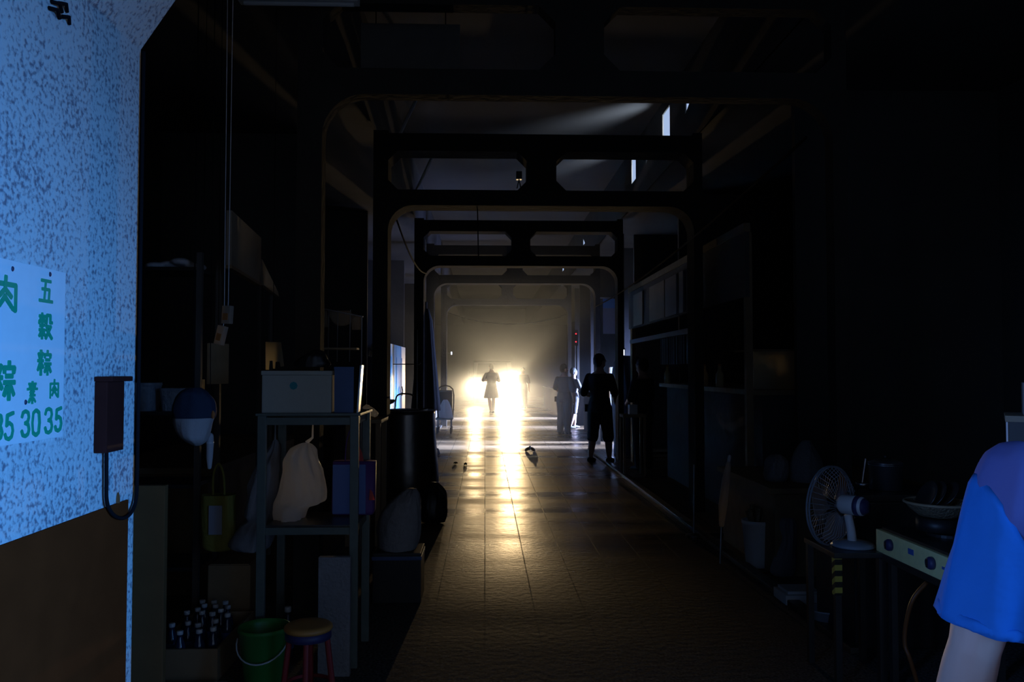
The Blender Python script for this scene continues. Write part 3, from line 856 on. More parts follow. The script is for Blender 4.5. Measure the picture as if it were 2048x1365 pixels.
# hanging bundle on the far left
c = P(388, 860, 4.05)
t = thing('hanging_bundle', 'white cloth bundle under a blue cover hanging near the pillar', 'bundle', tuple(c))
outline_bag([(892, 388, 400), (884, 374, 412), (868, 356, 419), (848, 349, 424), (836, 349, 428)], 4.05, 0.08, fold=0.008, seed=3).build('pouch', M['palecloth'], t, smooth=True)
outline_bag([(836, 348, 428), (820, 344, 430), (800, 350, 426), (784, 362, 412), (776, 376, 400)], 4.05, 0.085, fold=0.01, seed=8).build('cover', M['bluecloth'], t, smooth=True)
MB().tube([P(388, 778, 4.05), P(388, 640, 4.05), (P(388, 700, 4.05).x, 4.05, ROOF)], 0.003, 6).build('cord', M['rubber'], t)
MB().ellipsoid(P(426, 830, 4.02), (.008, .008, .02)).build('orange_glint', M['card_orange'], t)  # orange blob painting the warm glint on the bundle
c = P(420, 905, 4.1)
t = thing('wrapped_roll', 'narrow white wrapped roll hanging beside the white bundle', 'roll', tuple(c))
MB().capsule([P(419, 935, 4.1), P(419, 915, 4.1), P(420, 890, 4.1), P(420, 873, 4.1)], [.010, .016, .018, .017]).build('roll_body', M['palecloth'], t, smooth=True)
MB().lathe([(.0185, -.003), (.019, 0), (.0185, .003)], P(420, 886, 4.1), 14).build('band', M['whitepl'], t)
MB().tube([P(420, 868, 4.1), P(421, 700, 4.1), (P(421, 700, 4.1).x, 4.1, ROOF)], 0.002, 6).build('cord', M['rubber'], t)

# dark shelves behind, with a few goods
t = thing('shelf_unit', 'dark metal shelf unit behind the pillar edge on the left', 'shelf', (-1.85, 4.75, 0))
for x in (-2.15, -1.58):
    for y in (4.62, 4.95):
        MB().box((x - .015, y - .015, 0), (x + .015, y + .015, 2.1)).build('post', M['canvas'], t)
for z in (.35, .8, 1.2, 2.0):
    MB().box((-2.15 + .016, 4.61, z), (-1.58 - .016, 4.96, z + .02)).build('shelf_board', M['darksteel'], t)
for x, h, m_, lab in ((-1.93, .14, 'sack', 'blue-grey tub on the dark shelf unit, left of the paper bundle'), (-1.74, .11, 'sack', 'pale paper bundle on the dark shelf unit')):
    tt = thing('storage_tub', lab, 'tub', (x, 4.75, 1.22))
    MB().sections([((x, 4.75, 1.221), .07, .08), ((x, 4.75, 1.221 + h), .082, .09)], 24, 4).build('body', M[m_], tt)
    MB().sections([((x, 4.75, 1.222 + h), .086, .094), ((x, 4.75, 1.237 + h), .084, .092)], 24, 4).build('lid', M['sack'], tt)
t = thing('cloth_bundle', 'crumpled pale cloth on the top of the dark shelf unit', 'cloth', (-1.75, 4.7, 2.02))
mbx = MB()
for k in range(4):
    mbx.ellipsoid((-1.86 + .07 * k, 4.72 + .03 * (k % 2), 2.035 + .012 * (k % 3)), (.06, .07, .024))
mbx.build('folds', M['palecloth'], t, smooth=True, remesh=0.008, smooth_it=2)

# long fascia board along the stalls, tilted awning below it
fx = -1.55
ya, yb = PX(427, 530, fx).y, PX(522, 520, fx).y
zt_ = PX(427, 420, fx).z; zb_ = PX(427, 530, fx).z
t = thing('signboard', 'faded tan fascia board running along the left stalls above head height', 'sign', (fx, ya, zb_))
MB().prism([(fx + .1, ya, zb_), (fx, yb, zb_), (fx, yb, zt_), (fx + .1, ya, zt_)], (-.03, 0, 0)).build('panel', M['signpanel'], t)
MB().prism([(fx + .104, ya, zb_ - .02), (fx + .004, yb, zb_ - .02), (fx + .004, yb, zb_ - .001), (fx + .104, ya, zb_ - .001)], (-.038, 0, 0)).build('edge_strip', M['wood'], t)
t = thing('awning', 'low tan sloping awning beyond the fascia board on the left', 'awning', (fx, yb + .05, zb_))
yc = PX(586, 588, fx).y
MB().prism([(fx, yb + .03, zb_ + .17), (fx + .012, yb + .03, zb_ - .01), (fx - .11, yc, zb_ - .01), (fx - .12, yc, zb_ + .03)], (-.03, 0.01, 0)).build('sheet', M['signpanel'], t)
MB().tube([(fx - .02, yb + .06, zb_ + .02), (fx - .02, yb + .06, 0)], .018, 8).build('post', M['canvas'], t)
MB().tube([(fx - .15, yc - .1, zb_ + .02), (fx - .15, yc - .1, 0)], .018, 8).build('post', M['canvas'], t)

# hanging clear packets
for (px0, py0, px1, py1, tilt), lab in zip(((444, 612, 466, 648, 0.05), (432, 652, 452, 690, 0.22)), ('upper clear plastic packet catching light on the left stall', 'lower clear plastic packet with an orange card, tilted')):
    a, b = P(px0, py0, 3.95), P(px1, py1, 3.95)
    c = (a + b) / 2
    t = thing('plastic_packet', lab, 'packet', tuple(c), 'clear packets hanging on the left')
    m_ = Matrix.Translation(c) @ Matrix.Rotation(tilt, 4, 'Y') @ Matrix.Rotation(R(-28), 4, 'Z')
    w, h = (b.x - a.x) / 2, (a.z - b.z) / 2
    MB().box((-w, -.012, -h), (w, .012, h), m_, bevel=0.004).build('case', M['clear'], t)
    MB().box((-w * .6, -.0145, -h * .6), (w * .6, -.0125, h * .15), m_).build('card', M['card_orange'], t)
    MB().tube([m_ @ Vector((0, 0, h)), m_ @ Vector((0, 0, h + .02)), Vector((c.x + .01, c.y, ROOF))], .0018, 6).build('string', M['whitepl'], t)
# planks and papers on the stall
t = thing('wooden_plank', 'worn tan plank hanging upright below the clear packets', 'plank', tuple(P(437, 770, 4.75)))
a = P(436, 728, 4.75)
m_ = Matrix.Translation(a) @ Matrix.Rotation(R(70), 4, 'Z')
h = 40 * 4.75 / F
MB().box((-.085, -.009, -h), (.085, .009, h), m_, bevel=.003).build('plank', M['woodlight'], t)
MB().tube([a + Vector((0, 0, h)), (a.x, a.y, ROOF)], .002, 6).build('string', M['rubber'], t)
t = thing('wooden_bracket', 'small upright wooden batten left of the tan plank', 'batten', tuple(P(404, 780, 4.7)))
a = P(404, 770, 4.7)
MB().box((a.x - .012, 4.69, a.z - .03), (a.x + .012, 4.71, a.z + .03)).build('batten', M['paper'], t)
MB().tube([a + Vector((0, 0, .03)), (a.x, a.y, ROOF)], .002, 6).build('string', M['rubber'], t)
c = P(549, 712, 5.6)
t = thing('paper_tabs', 'tan paper sheet with torn tabs along its bottom, hanging on the left stall', 'paper', tuple(c))
outl = [(531, 684), (562, 685), (568, 733), (561, 734), (559, 724), (551, 724), (550, 738), (546, 738), (545, 722), (539, 722), (538, 740), (531, 740)]
MB().prism([P(x, y, 5.6) for x, y in outl], (0, .004, 0)).build('sheet', M['paper'], t)
MB().tube([P(546, 685, 5.605), (P(546, 685, 5.6).x, 5.605, ROOF)], .0016, 6).build('string', M['rubber'], t)

# hanging goods rack (second stall on the left)
t = thing('goods_rack', 'wire display rack with tan cloths hanging on the second left stall', 'rack', tuple(P(675, 720, 6.4)))
for px in (638, 658, 676, 701, 724):
    MB().tube([P(px, 615 + (px - 638) * .2, 6.4), P(px - 1, 760, 6.4), (P(px - 1, 760, 6.4).x, 6.4, 0)] if px in (638, 724) else [P(px, 620, 6.4), P(px - 2, 724, 6.4)], .006 if px in (638, 724) else .004, 6).build('rod', M['steel'], t)
MB().tube([P(636, 616, 6.4), P(726, 634, 6.4)], .006, 6).build('top_bar', M['steel'], t)
a, b = P(642, 696, 6.36), P(716, 700, 6.36)
MB().box((a.x, 6.3, b.z), (b.x, 6.42, a.z), bevel=.003).build('shelf', M['woodlight'], t)
for lv, sd in (([(622, 640, 655), (640, 640, 656), (655, 645, 655)], 1), ([(622, 660, 700), (632, 660, 706), (645, 668, 704), (652, 676, 690)], 4), ([(632, 702, 722), (660, 704, 722)], 9)):
    outline_bag(lv, 6.43, .012, fold=.012, seed=sd).build('cloth', M['cloth_tan'], t, smooth=True)
c = P(744, 702, 8.6)
t = thing('plastic_packet', 'small shiny packet hanging alone beside the second left stall', 'packet', tuple(c), 'clear packets hanging on the left')
for k, (px, py) in enumerate(((746, 694), (741, 708))):
    q = P(px, py, 8.6)
    MB().box((-.018, -.01, -.03), (.018, .01, .03), Matrix.Translation(q) @ Matrix.Rotation(.2, 4, 'Y') @ Matrix.Rotation(R(-30), 4, 'Z'), bevel=.004).build('case', M['clear'], t)
MB().tube([P(746, 690, 8.6), (P(746, 690, 8.6).x, 8.6, ROOF if P(746, 690, 8.6).x < CX0 else 3.13)], .002, 6).build('string', M['rubber'], t)

# table with crumpled plastic
t = thing('side_table', 'dark wooden table beside the steel cooking drum on the left', 'table', (-1.15, 7.1, 0))
zt2 = P(735, 838, 7.0).z
a, b = P(690, 838, 6.9), P(764, 838, 6.9)
MB().box((a.x, 6.85, zt2 - .03), (b.x, 7.35, zt2), bevel=.004).build('tabletop', M['wood'], t)
for x in (a.x + .03, b.x - .03):
    for y in (6.9, 7.3):
        MB().box((x - .02, y - .02, 0), (x + .02, y + .02, zt2 - .03)).build('leg', M['wood'], t)
mbx = MB()
for px, py, r in ((733, 820, .04), (741, 826, .045), (750, 832, .035), (738, 833, .04)):
    q = P(px, py, 7.1); mbx.ellipsoid((q.x, q.y, max(q.z, zt2 + r * .6)), (r * .8, r, r * .8))
o = mbx.build('crumpled_bag', M['bagwhite'], smooth=True, remesh=.008)
for v in o.data.vertices:
    v.co += Vector((mnoise.noise(v.co * 40), mnoise.noise(v.co * 40 + Vector((5, 0, 0))), mnoise.noise(v.co * 40 + Vector((0, 7, 0))))) * .012
mz = min(v.co.z for v in o.data.vertices)
for v in o.data.vertices: v.co.z += zt2 + .001 - mz
tag(o, 'crumpled cream plastic bag on the dark wooden table', 'bag')
# sack on a crate in the walkway edge
q = P(800, 1100, 5.3)
t = thing('plastic_crate', 'low dark plastic crate under the pale sack', 'crate', (q.x, 5.35, 0))
MB().box((q.x - .16, 5.2, 0), (q.x + .14, 5.5, q.z - .002), bevel=.006).build('body', M['black'], t)
MB().box((q.x - .165, 5.195, q.z - .045), (q.x + .145, 5.505, q.z - .022), bevel=.004).build('rim', M['bluebox'], t)
tag(outline_bag([(1098, 762, 830), (1090, 756, 836), (1060, 756, 842), (1030, 762, 842), (1005, 780, 840), (988, 800, 836), (978, 815, 830)], 5.35, .12, fold=.02, seed=11).build('sack', M['sack'], smooth=True),
    'pale bulging sack resting on a dark crate left of the walkway', 'sack')

# black rubbish bag at the foot of the drum
tag(outline_bag([(1044, 846, 888), (1030, 838, 893), (1005, 838, 893), (985, 844, 889), (972, 856, 880), (965, 864, 872)], 7.95, .2, fold=.03, seed=61).build('rubbish_bag', M['black'], smooth=True),
    'black rubbish bag slumped at the foot of the steel cooking drum', 'bag')
# steel cooking drum
d = 9.9
ax = P(813, 820, d).x; top = P(860, 822, d).z
t = thing('cooking_drum', 'tall tapered steel cooking drum at the left edge of the walkway', 'drum', (ax, d, 0))
MB().lathe([(.385, .05), (.39, .08), (.38, .3), (.352, .65), (.335, top - .04), (.333, top)], (ax, d, 0), 40).build('body', M['drumsteel'], t, smooth=True)
MB().lathe([(.40, 0.0), (.405, .02), (.40, .05), (.36, .05)], (ax, d, 0), 40).build('base_ring', M['black'], t, smooth=True)
MB().lathe([(.327, top), (.352, top + .001), (.355, top + .008), (.347, top + .009), (.33, top + .004)], (ax, d, 0), 40).build('top_rim', M['steel'], t, smooth=True)
MB().box((-.05, -.004, -.006), (.05, .004, .012), Matrix.Translation((ax + .20, d - .26, .86)) @ Matrix.Rotation(R(38), 4, 'Z')).build('maker_plate', M['steel'], t)
q = Vector((ax - .03, d, top + .010))
t = thing('pan_lid', 'dark dented pan lid with a loop handle on the cooking drum', 'lid', tuple(q))
MB().lathe([(.26, 0), (.265, .004), (.20, .009), (.10, .014), (.0, .016)], q, 36).build('dome', M['darksteel'], t, smooth=True)
MB().tube(arc_pts([P(790, 818, d), P(792, 797, d), P(800, 789, d), P(820, 789, d), P(828, 797, d), P(829, 818, d)]), .009, 8).build('handle', M['black'], t)
q = P(776, 806, d - .12)
o = MB().ellipsoid(q, (.09, .06, .03), m=Matrix.Rotation(R(-20), 3, 'Y')).build('paper_parcel', M['woodlight'], smooth=True)
tag(o, 'brown paper parcel lying against the pan lid', 'parcel')
t = thing('knife', 'long flat knife sticking out over the right edge of the drum', 'knife', tuple(P(850, 820, d - .1)))
MB().tube([P(838, 820, d - .1), P(866, 815, d - .1)], [.008, .008], 8).build('handle', M['black'], t)
a, b = P(826, 825, d - .1), P(856, 821, d - .1)
MB().prism([a, b, b + Vector((0, 0, .02)), a + Vector((0, 0, .02))], (0, .003, 0)).build('blade', M['steel'], t)

# things beyond the drum on the left
d = 14.25
t = thing('folded_parasol', 'closed dark canvas parasol standing beyond the cooking drum', 'parasol', (P(852, 900, d).x, d, 0))
px_ = P(852, 700, d).x
MB().lathe([(.02, .3), (.02, 2.62)], (px_, d, 0), 10).build('pole', M['darksteel'], t)
rs = MB()
rings = []
for z, r in ((.75, .21), (.9, .20), (1.3, .17), (1.8, .13), (2.3, .09), (2.5, .04)):
    rings.append([Vector((px_ + r * (1 + .22 * math.cos(k * 2 * math.pi / 4)) * math.cos(2 * math.pi * k / 32), d + r * (1 + .22 * math.cos(k * 2 * math.pi / 4)) * math.sin(2 * math.pi * k / 32), z)) for k in range(32)])
rs.rings(rings).build('canopy', M['canvas'], t, smooth=True)
MB().lathe([(.24, 0), (.25, .02), (.22, .1), (.05, .16), (.03, .3)], (px_, d, 0), 28).build('base', M['concrete'], t, smooth=True)
d = 11.2
q = P(834, 720, d)
t = thing('chrome_pole', 'thin chrome pole with a hook in front of the dark parasol', 'pole', (q.x, d, 0))
MB().tube([(q.x, d, 0), (q.x, d, P(834, 660, d).z)], .010, 10).build('pole', M['steel'], t, smooth=True)
MB().tube([P(834, 729, d), P(838, 730, d), P(842, 726, d)], .008, 8).build('hook', M['steel'], t)
MB().tube([P(834, 729, d), P(786, 729, d)], .006, 8).build('crossbar', M['darksteel'], t)
MB().lathe([(.1, 0), (.1, .02), (.02, .035)], (q.x, d, 0), 20).build('foot', M['darksteel'], t)
# pale blue door leaves lit from the right alley
t = thing('folding_door', 'pale blue folding door leaves on the left, lit by daylight from the alley', 'door', (-1.8, 16.6, 0))
for k in range(4):
    y_ = 14.7 + k * 1.0
    MB().box((-1.83, y_, .02), (-1.79, y_ + .94, 1.95), bevel=.006).build('leaf', M['panelblue'], t)
    MB().box((-1.788, y_ + .12, .3), (-1.782, y_ + .82, 1.7), bevel=.003).build('inset_panel', M['panelblue'], t)
MB().tube([(-1.76, 17.6, .9), (-1.74, 17.6, 1.0), (-1.76, 17.6, 1.1)], .012, 8).build('pull', M['darksteel'], t)
# trolley with lit bag
d = 19.0
q = P(892, 865, d)
t = thing('hand_trolley', 'dark hand trolley parked left of the walkway in front of the glare', 'trolley', (q.x, d, 0))
z0 = .32
MB().box((q.x - .22, d - .3, z0), (q.x + .16, d + .3, z0 + .04)).build('platform', M['darksteel'], t)
for x, y in ((-.18, -.25), (.12, -.25), (-.18, .25), (.12, .25)):
    MB().lathe([(.07, -.02), (.075, 0), (.07, .02)], (q.x + x, d + y, .076), 18, Matrix.Rotation(R(90), 3, 'Y')).build('wheel', M['black'], t)
    MB().tube([(q.x + x, d + y, .08), (q.x + x, d + y, z0)], .012, 6).build('caster_fork', M['darksteel'], t)
MB().tube(arc_pts([(q.x - .2, d + .28, z0), (q.x - .2, d + .3, 1.0), (q.x + .14, d + .3, 1.0), (q.x + .14, d + .28, z0)], 4), .015, 8).build('handle_bar', M['darksteel'], t)
tag(outline_bag([(838, 880, 906), (830, 877, 905), (818, 879, 903), (808, 884, 899), (800, 888, 894)], d - .12, .12, fold=.03, seed=21).build('plastic_bag', M['bagwhite'], smooth=True),
    'white plastic bag glowing on the hand trolley', 'bag')
t = thing('black_box', 'black box set at the back of the hand trolley', 'box', (q.x - .05, d + .2, z0 + .04))
MB().box((q.x - .19, d + .12, z0 + .041), (q.x + .13, d + .27, z0 + .62), bevel=.01).build('body', M['black'], t)
MB().box((q.x - .19, d + .12, z0 + .621), (q.x + .13, d + .27, z0 + .66), bevel=.01).build('lid', M['darksteel'], t)
MB().ellipsoid(P(876, 776, d + .11), (.018, .018, .018)).build('indicator_light', M['whiteled'], t)
# far white lamp spot on the left
t = thing('indicator_lamp', 'tiny white light high on a bracket at the left of the haze', 'lamp', tuple(P(903, 707, 24)))
MB().box(P(902, 710, 24.05), P(904, 704, 24.0)).build('glow', M['whiteled'], t)
MB().tube([P(903, 707, 24.05), P(893, 707, 24.05), P(893, 900, 24.05)], .02, 6).build('bracket', M['darksteel'], t)

# stall counters along the left and right, dark
def counter(name, lab, x0, x1, y0, y1, h, top_m, front):
    t = thing(name, lab, 'counter', ((x0 + x1) / 2, (y0 + y1) / 2, 0))
    MB().box((x0 + .04, y0 + .04, 0), (x1 - .04, y1 - .04, h - .04)).build('base', M[front], t)
    MB().box((x0, y0, h - .04), (x1, y1, h), bevel=.005).build('countertop', M[top_m], t)
    return t
counter('stall_counter', 'dark stall counter on the left behind the goods rack', -2.6, -1.75, 5.4, 8.2, .82, 'wood', 'wood')
counter('stall_counter', 'low concrete counter on the left before the blue door', -2.6, -1.6, 9.0, 12.8, .8, 'concrete', 'concrete')
counter('stall_counter', 'long low counter on the left fading into the haze', -2.6, -1.4, 24.2, 31.0, .8, 'concrete', 'concrete')

# batten lamp and board overhead
a, b = P(478, 6, 4.9), P(718, 6, 4.9)
t = thing('batten_lamp', 'unlit white fluorescent batten near the roof at the top edge', 'lamp', ((a.x + b.x) / 2, 4.9, a.z))
MB().box((a.x, 4.86, a.z + .005), (b.x, 4.94, a.z + .06), bevel=.006).build('housing', M['tube'], t)
MB().tube([(a.x + .03, 4.9, a.z - .0), (b.x - .03, 4.9, a.z)], .013, 10).build('tube', M['tube'], t)
for x in (a.x + .15, b.x - .15):
    MB().tube([(x, 4.9, a.z + .06), (x, 4.9, ROOF if x < CX0 else TOP)], .004, 6).build('hanger', M['rubber'], t)
a, b = P(722, 46, 5.6), P(920, 148, 5.6)
t = thing('hanging_board', 'plain brown board hanging behind the nearest frame', 'board', ((a.x + b.x) / 2, 5.6, b.z))
MB().box((a.x, 5.6, b.z), (b.x, 5.63, a.z), bevel=.004).build('panel', M['canvas'], t)
for x in (a.x + .1, b.x - .1):
    MB().tube([(x, 5.615, a.z), (x, 5.615, TOP)], .004, 6).build('hanger', M['rubber'], t)

# cables across the hall
for pts, r, lab in ((sag((FX0 - .01, 21.5, 2.95), (FX1 + .01, 21.5, 2.9), .28), .014, 'dark cable sagging across the far end of the walkway'),
                    (sag((2.14, 5.4, 3.0), (2.14, 16.0, 2.68), .12, 24), .012, 'cable strung along the top of the right stalls'),
                    (sag((FX0 + .05, 8.75, 3.05), (FX0 + .05, 13.25, 3.0), .15), .010, 'cable drooping along the left side between two frames'),
                    (sag(P(955, 416, 8.6), P(957, 520, 8.62), 0), .006, 'thin reddish cord hanging from the second frame')):
    tag(MB().tube(pts, r, 6).build('cable', M['rubber']), lab, 'cable')
t = thing('junction_box', 'tiny dark fixture stuck on the middle of the second frame', 'box', tuple(P(1038, 352, 8.38)))
q = P(1038, 352, 8.37)
MB().box((q.x - .03, 8.33, q.z - .04), (q.x + .03, 8.399, q.z + .04), bevel=.006).build('case', M['black'], t)
MB().tube([q + Vector((0, 0, -.04)), q + Vector((-.02, 0, -.13))], .005, 6).build('lead', M['rubber'], t)
MB().tube([q + Vector((0, 0, -.04)), q + Vector((.02, 0, -.13))], .005, 6).build('lead', M['rubber'], t)

# ================================================================== RIGHT SIDE
# upper fascia of the right stalls
fx = 2.30
t = thing('market_stall', 'long dark upper front of the right stalls with framed panels and a pale valance', 'stall', (fx, 8.0, 0))
def RP(px, py): return PX(px, py, fx)
MB().box((fx, 7.25, 2.68), (fx + .06, 13.2, 2.76)).build('top_rail', M['wood'], t)
MB().box((fx + .01, 7.25, 2.1), (fx + .05, 13.2, 2.68)).build('upper_panel', M['plaster'], t)
for px0, px1, m_ in ((1268, 1286, 'signpanel'), (1300, 1330, 'signpanel'), (1332, 1354, 'paleprint'), (1360, 1368, 'paleprint')):
    a, b = RP(px0, 600), RP(px1, 600)
    MB().box((fx - .012, b.y, 2.12), (fx + .009, a.y, 2.6)).build('framed_panel', M[m_], t)
ya, yb = RP(1400, 668).y, RP(1262, 700).y
MB().box((fx - .02, ya, 1.86), (fx + .02, yb, 1.92)).build('valance', M['paleprint'], t)
for y_ in (7.3, yb + .05, 13.1):
    MB().box((fx + .02, y_ - .03, 0), (fx + .08, y_ + .03, 2.68)).build('post', M['wood'], t)
t = thing('curtain', 'dark striped strip curtain hanging under the right stall valance', 'curtain', (fx, 9.4, 1.3))
rr = [[], []]
n_ = 60
yA, yB = RP(1400, 668).y + .05, RP(1316, 700).y
front = []; 
for i in range(n_ + 1):
    y_ = yA + (yB - yA) * i / n_
    front.append((fx + .045 + .018 * math.sin(i * 1.25), y_))
ring = [(x, y_) for x, y_ in front] + [(x + .006, y_) for x, y_ in reversed(front)]
MB().rings([[Vector((x, y_, 1.52)) for x, y_ in ring], [Vector((x, y_, 1.86)) for x, y_ in ring]], caps=False).build('strips', M['curtain'], t)
t = thing('stall_counter', 'high dark counter under the striped curtain on the right', 'counter', (2.7, 9.3, 0))
MB().box((2.50, 7.4, 0), (3.3, 11.3, 1.22)).build('base', M['canvas'], t)
MB().box((2.40, 7.36, 1.22), (3.34, 11.34, 1.27), bevel=.005).build('countertop', M['wood'], t)
# bottles, panel on the counter catching light
proto2 = None
for k, (px, lab) in enumerate(((1370, 'tallest amber glass bottle glowing at the near end of the right counter'), (1354, 'amber glass bottle glowing in the middle of the right counter'), (1308, 'lone amber glass bottle at the far end of the right counter'))):
    d = (8.6, 9.2, 11.1)[k]
    q = P(px, 765, d)
    if proto2 is None:
        t = thing('glass_bottle', lab, 'bottle', (0, 0, 0), 'glass bottles on the right counter')
        MB().lathe([(.035, 0), (.04, .006), (.04, .13), (.018, .18), (.016, .22)], (0, 0, 0), 18).build('glass_body', M['glass'], t, smooth=True)
        MB().lathe([(.018, .22), (.018, .24), (.012, .243)], (0, 0, 0), 12).build('cap', M['card_orange'], t)
        proto2 = o = t
    else:
        o = copy_tree(proto2); o['label'] = lab
    o.location = (max(q.x, 2.46), d, 1.271)
t = thing('glass_case', 'small display case with a tan end panel on the near end of the right counter', 'case', (2.6, 7.75, 1.271))
MB().box((2.46, 7.5, 1.272), (2.95, 7.53, 1.62)).build('end_panel', M['paper'], t)
MB().box((2.46, 7.5, 1.621), (2.95, 8.1, 1.64)).build('top', M['wood'], t)
MB().box((2.92, 7.531, 1.272), (2.95, 8.1, 1.62)).build('back_panel', M['wood'], t)
# tarp-covered rack
d = 14.3
c = P(1256, 800, d)
t = thing('covered_rack', 'rounded rack draped with a blue-grey tarp behind the dark figures', 'rack', (c.x, d, 0))
outline_bag([(938, 1228, 1288), (850, 1228, 1290), (790, 1227, 1292), (750, 1225, 1292), (730, 1227, 1290), (717, 1236, 1282), (712, 1248, 1268)], d, .35, fold=.05, seed=31).build('tarp', M['tarp'], t, smooth=True)
# blue banner at the alley mouth
d = 17.6
a, b = P(1206, 598, d), P(1240, 668, d)
t = thing('banner', 'blue-topped banner hanging at the mouth of the alley on the right', 'banner', ((a.x + b.x) / 2, d, b.z))
MB().box((a.x, d, b.z), (b.x, d + .01, a.z - .2)).build('cloth', M['signpale'], t)
MB().box((a.x, d, a.z - .2), (b.x, d + .01, a.z)).build('header', M['signblue'], t)
MB().tube([(a.x - .1, d + .005, a.z + .02), (2.75, d + .005, a.z + .02)], .015, 8).build('rod', M['steel'], t)
MB().tube([(b.x, d + .005, a.z + .02), (b.x, d + .005, ROOF)], .006, 6).build('hanger', M['rubber'], t)
# far right stalls beside the alleys
for y0, y1, lab in ((17.1, 20.0, 'low stall box between the first and second alley on the right'), (21.7, 23.8, 'low stall box between the second and third alley on the right')):
    counter('stall_counter', lab, 2.35, 3.6, y0, y1, .85, 'concrete', 'concrete')
counter('stall_counter', 'long low counter on the right fading into the haze', 2.3, 3.6, 25.6, 33.0, .8, 'concrete', 'concrete')
q = P(1227, 790, 16.7)
t = thing('white_post', 'white plastic post lit blue by the alley daylight behind the largest silhouette', 'post', (q.x, 16.75, 0))
MB().box((q.x - .07, 16.7, 0), (q.x + .07, 16.8, P(1227, 735, 16.7).z), bevel=.01).build('post', M['whitepl'], t)
MB().box((q.x - .12, 16.66, 0), (q.x + .12, 16.84, .05), bevel=.01).build('foot', M['black'], t)
# red indicator lights
t = thing('warning_light', 'dark panel with two tiny red lights on the right edge of the haze', 'panel', tuple(P(1152, 676, 21.8)))
MB().box(P(1149, 692, 21.84), P(1156, 660, 21.80)).build('plate', M['black'], t)
for py in (668, 684):
    MB().ellipsoid(P(1152, py, 21.79), (.018, .012, .018)).build('red_light', M['redled'], t)
MB().tube([P(1153, 692, 21.82), P(1153, 850, 21.82)], .02, 6).build('stand', M['darksteel'], t)
t = thing('strip_lamp', 'short bright white strip light above the tarp-covered rack', 'lamp', tuple(P(1248, 705, 15.0)))
MB().box(P(1247, 711, 15.02), P(1249, 700, 15.0)).build('tube', M['whiteled'], t)
MB().box(P(1245.5, 714, 15.06), P(1250.5, 697, 15.025)).build('backing', M['black'], t)
MB().tube([P(1248, 697, 15.045), (P(1248, 697, 15.045).x, 15.045, ROOF)], .008, 6).build('hanger', M['rubber'], t)
# small white carton held by the dark figure's side
d = 11.3
q = P(1268, 828, d)
t = thing('utility_stool', 'dark square stool under the white carton on the right', 'stool', (q.x, d + .1, 0))
MB().box((q.x - .16, d - .05, q.z - .05), (q.x + .16, d + .27, q.z - .01), bevel=.005).build('seat', M['wood'], t)
for x in (-.14, .14):
    for y in (-.03, .25):
        MB().box((q.x + x - .015, d + y - .015, 0), (q.x + x + .015, d + y + .015, q.z - .05)).build('leg', M['wood'], t)
t = thing('carton', 'small white carton with one blue-lit corner on the square stool', 'carton', (q.x, d + .05, q.z))
MB().box((q.x - .06, d, q.z - .009), (q.x + .05, d + .14, q.z + .11), bevel=.004).build('body', M['whitepl'], t)
MB().box((q.x - .062, d - .002, q.z + .111), (q.x + .052, d + .142, q.z + .12), bevel=.003).build('lid', M['whitepl'], t)

# dark low stall on the right, nearer
counter('stall_counter', 'dark low counter on the right behind the white bucket', 2.0, 3.2, 5.75, 7.1, .62, 'wood', 'wood')
for lv, sd, lab in (([(906, 1536, 1562), (900, 1530, 1570), (878, 1530, 1576), (862, 1534, 1572), (852, 1545, 1560)], 41, 'left of two pale bags on the dark right counter'),
                    ([(906, 1584, 1638), (895, 1580, 1642), (865, 1582, 1640), (840, 1594, 1626), (824, 1606, 1618)], 45, 'taller of two pale bags on the dark right counter')):
    q = P((lv[0][1] + lv[0][2]) / 2, 906, 6.1)
    o = outline_bag(lv, 6.1, .1, fold=.02, seed=sd).build('cloth_bag', M['sack'], smooth=True)
    mz = min(v.co.z for v in o.data.vertices)
    for v in o.data.vertices: v.co.z += .621 - mz
    zs_ = 0
    tag(o, lab, 'bag', 'pale bags on the right counter')
# leaning wrapped umbrella
t = thing('umbrella', 'closed umbrella in shiny plastic wrap leaning at the right kerb', 'umbrella', tuple(P(1440, 1125, 6.2)))
pts = [P(1443, 1050, 6.2), P(1446, 1010, 6.2), P(1452, 960, 6.22), P(1457, 928, 6.24)]
MB().capsule(pts, [.02, .034, .03, .018], 14).build('wrap', M['clear'], t, smooth=True)
MB().capsule([P(1457, 926, 6.24), P(1459, 914, 6.25)], [.012, .014], 10).build('handle', M['whitepl'], t, smooth=True)
gz = P(1443, 1050, 6.2)
MB().tube([gz, (gz.x - .02, gz.y - .02, .0)], [.008, .006], 8).build('tip', M['steel'], t)
t = thing('thin_pole', 'thin grey pole standing left of the wrapped umbrella', 'pole', (P(1387, 1000, 7.2).x, 7.2, 0))
MB().tube([(P(1387, 1000, 7.2).x, 7.2, .02), P(1388, 930, 7.2)], .008, 8).build('pole', M['steel'], t)
MB().lathe([(.07, 0), (.07, .015), (.02, .03)], (P(1387, 1000, 7.2).x, 7.2, 0), 18).build('foot', M['darksteel'], t)
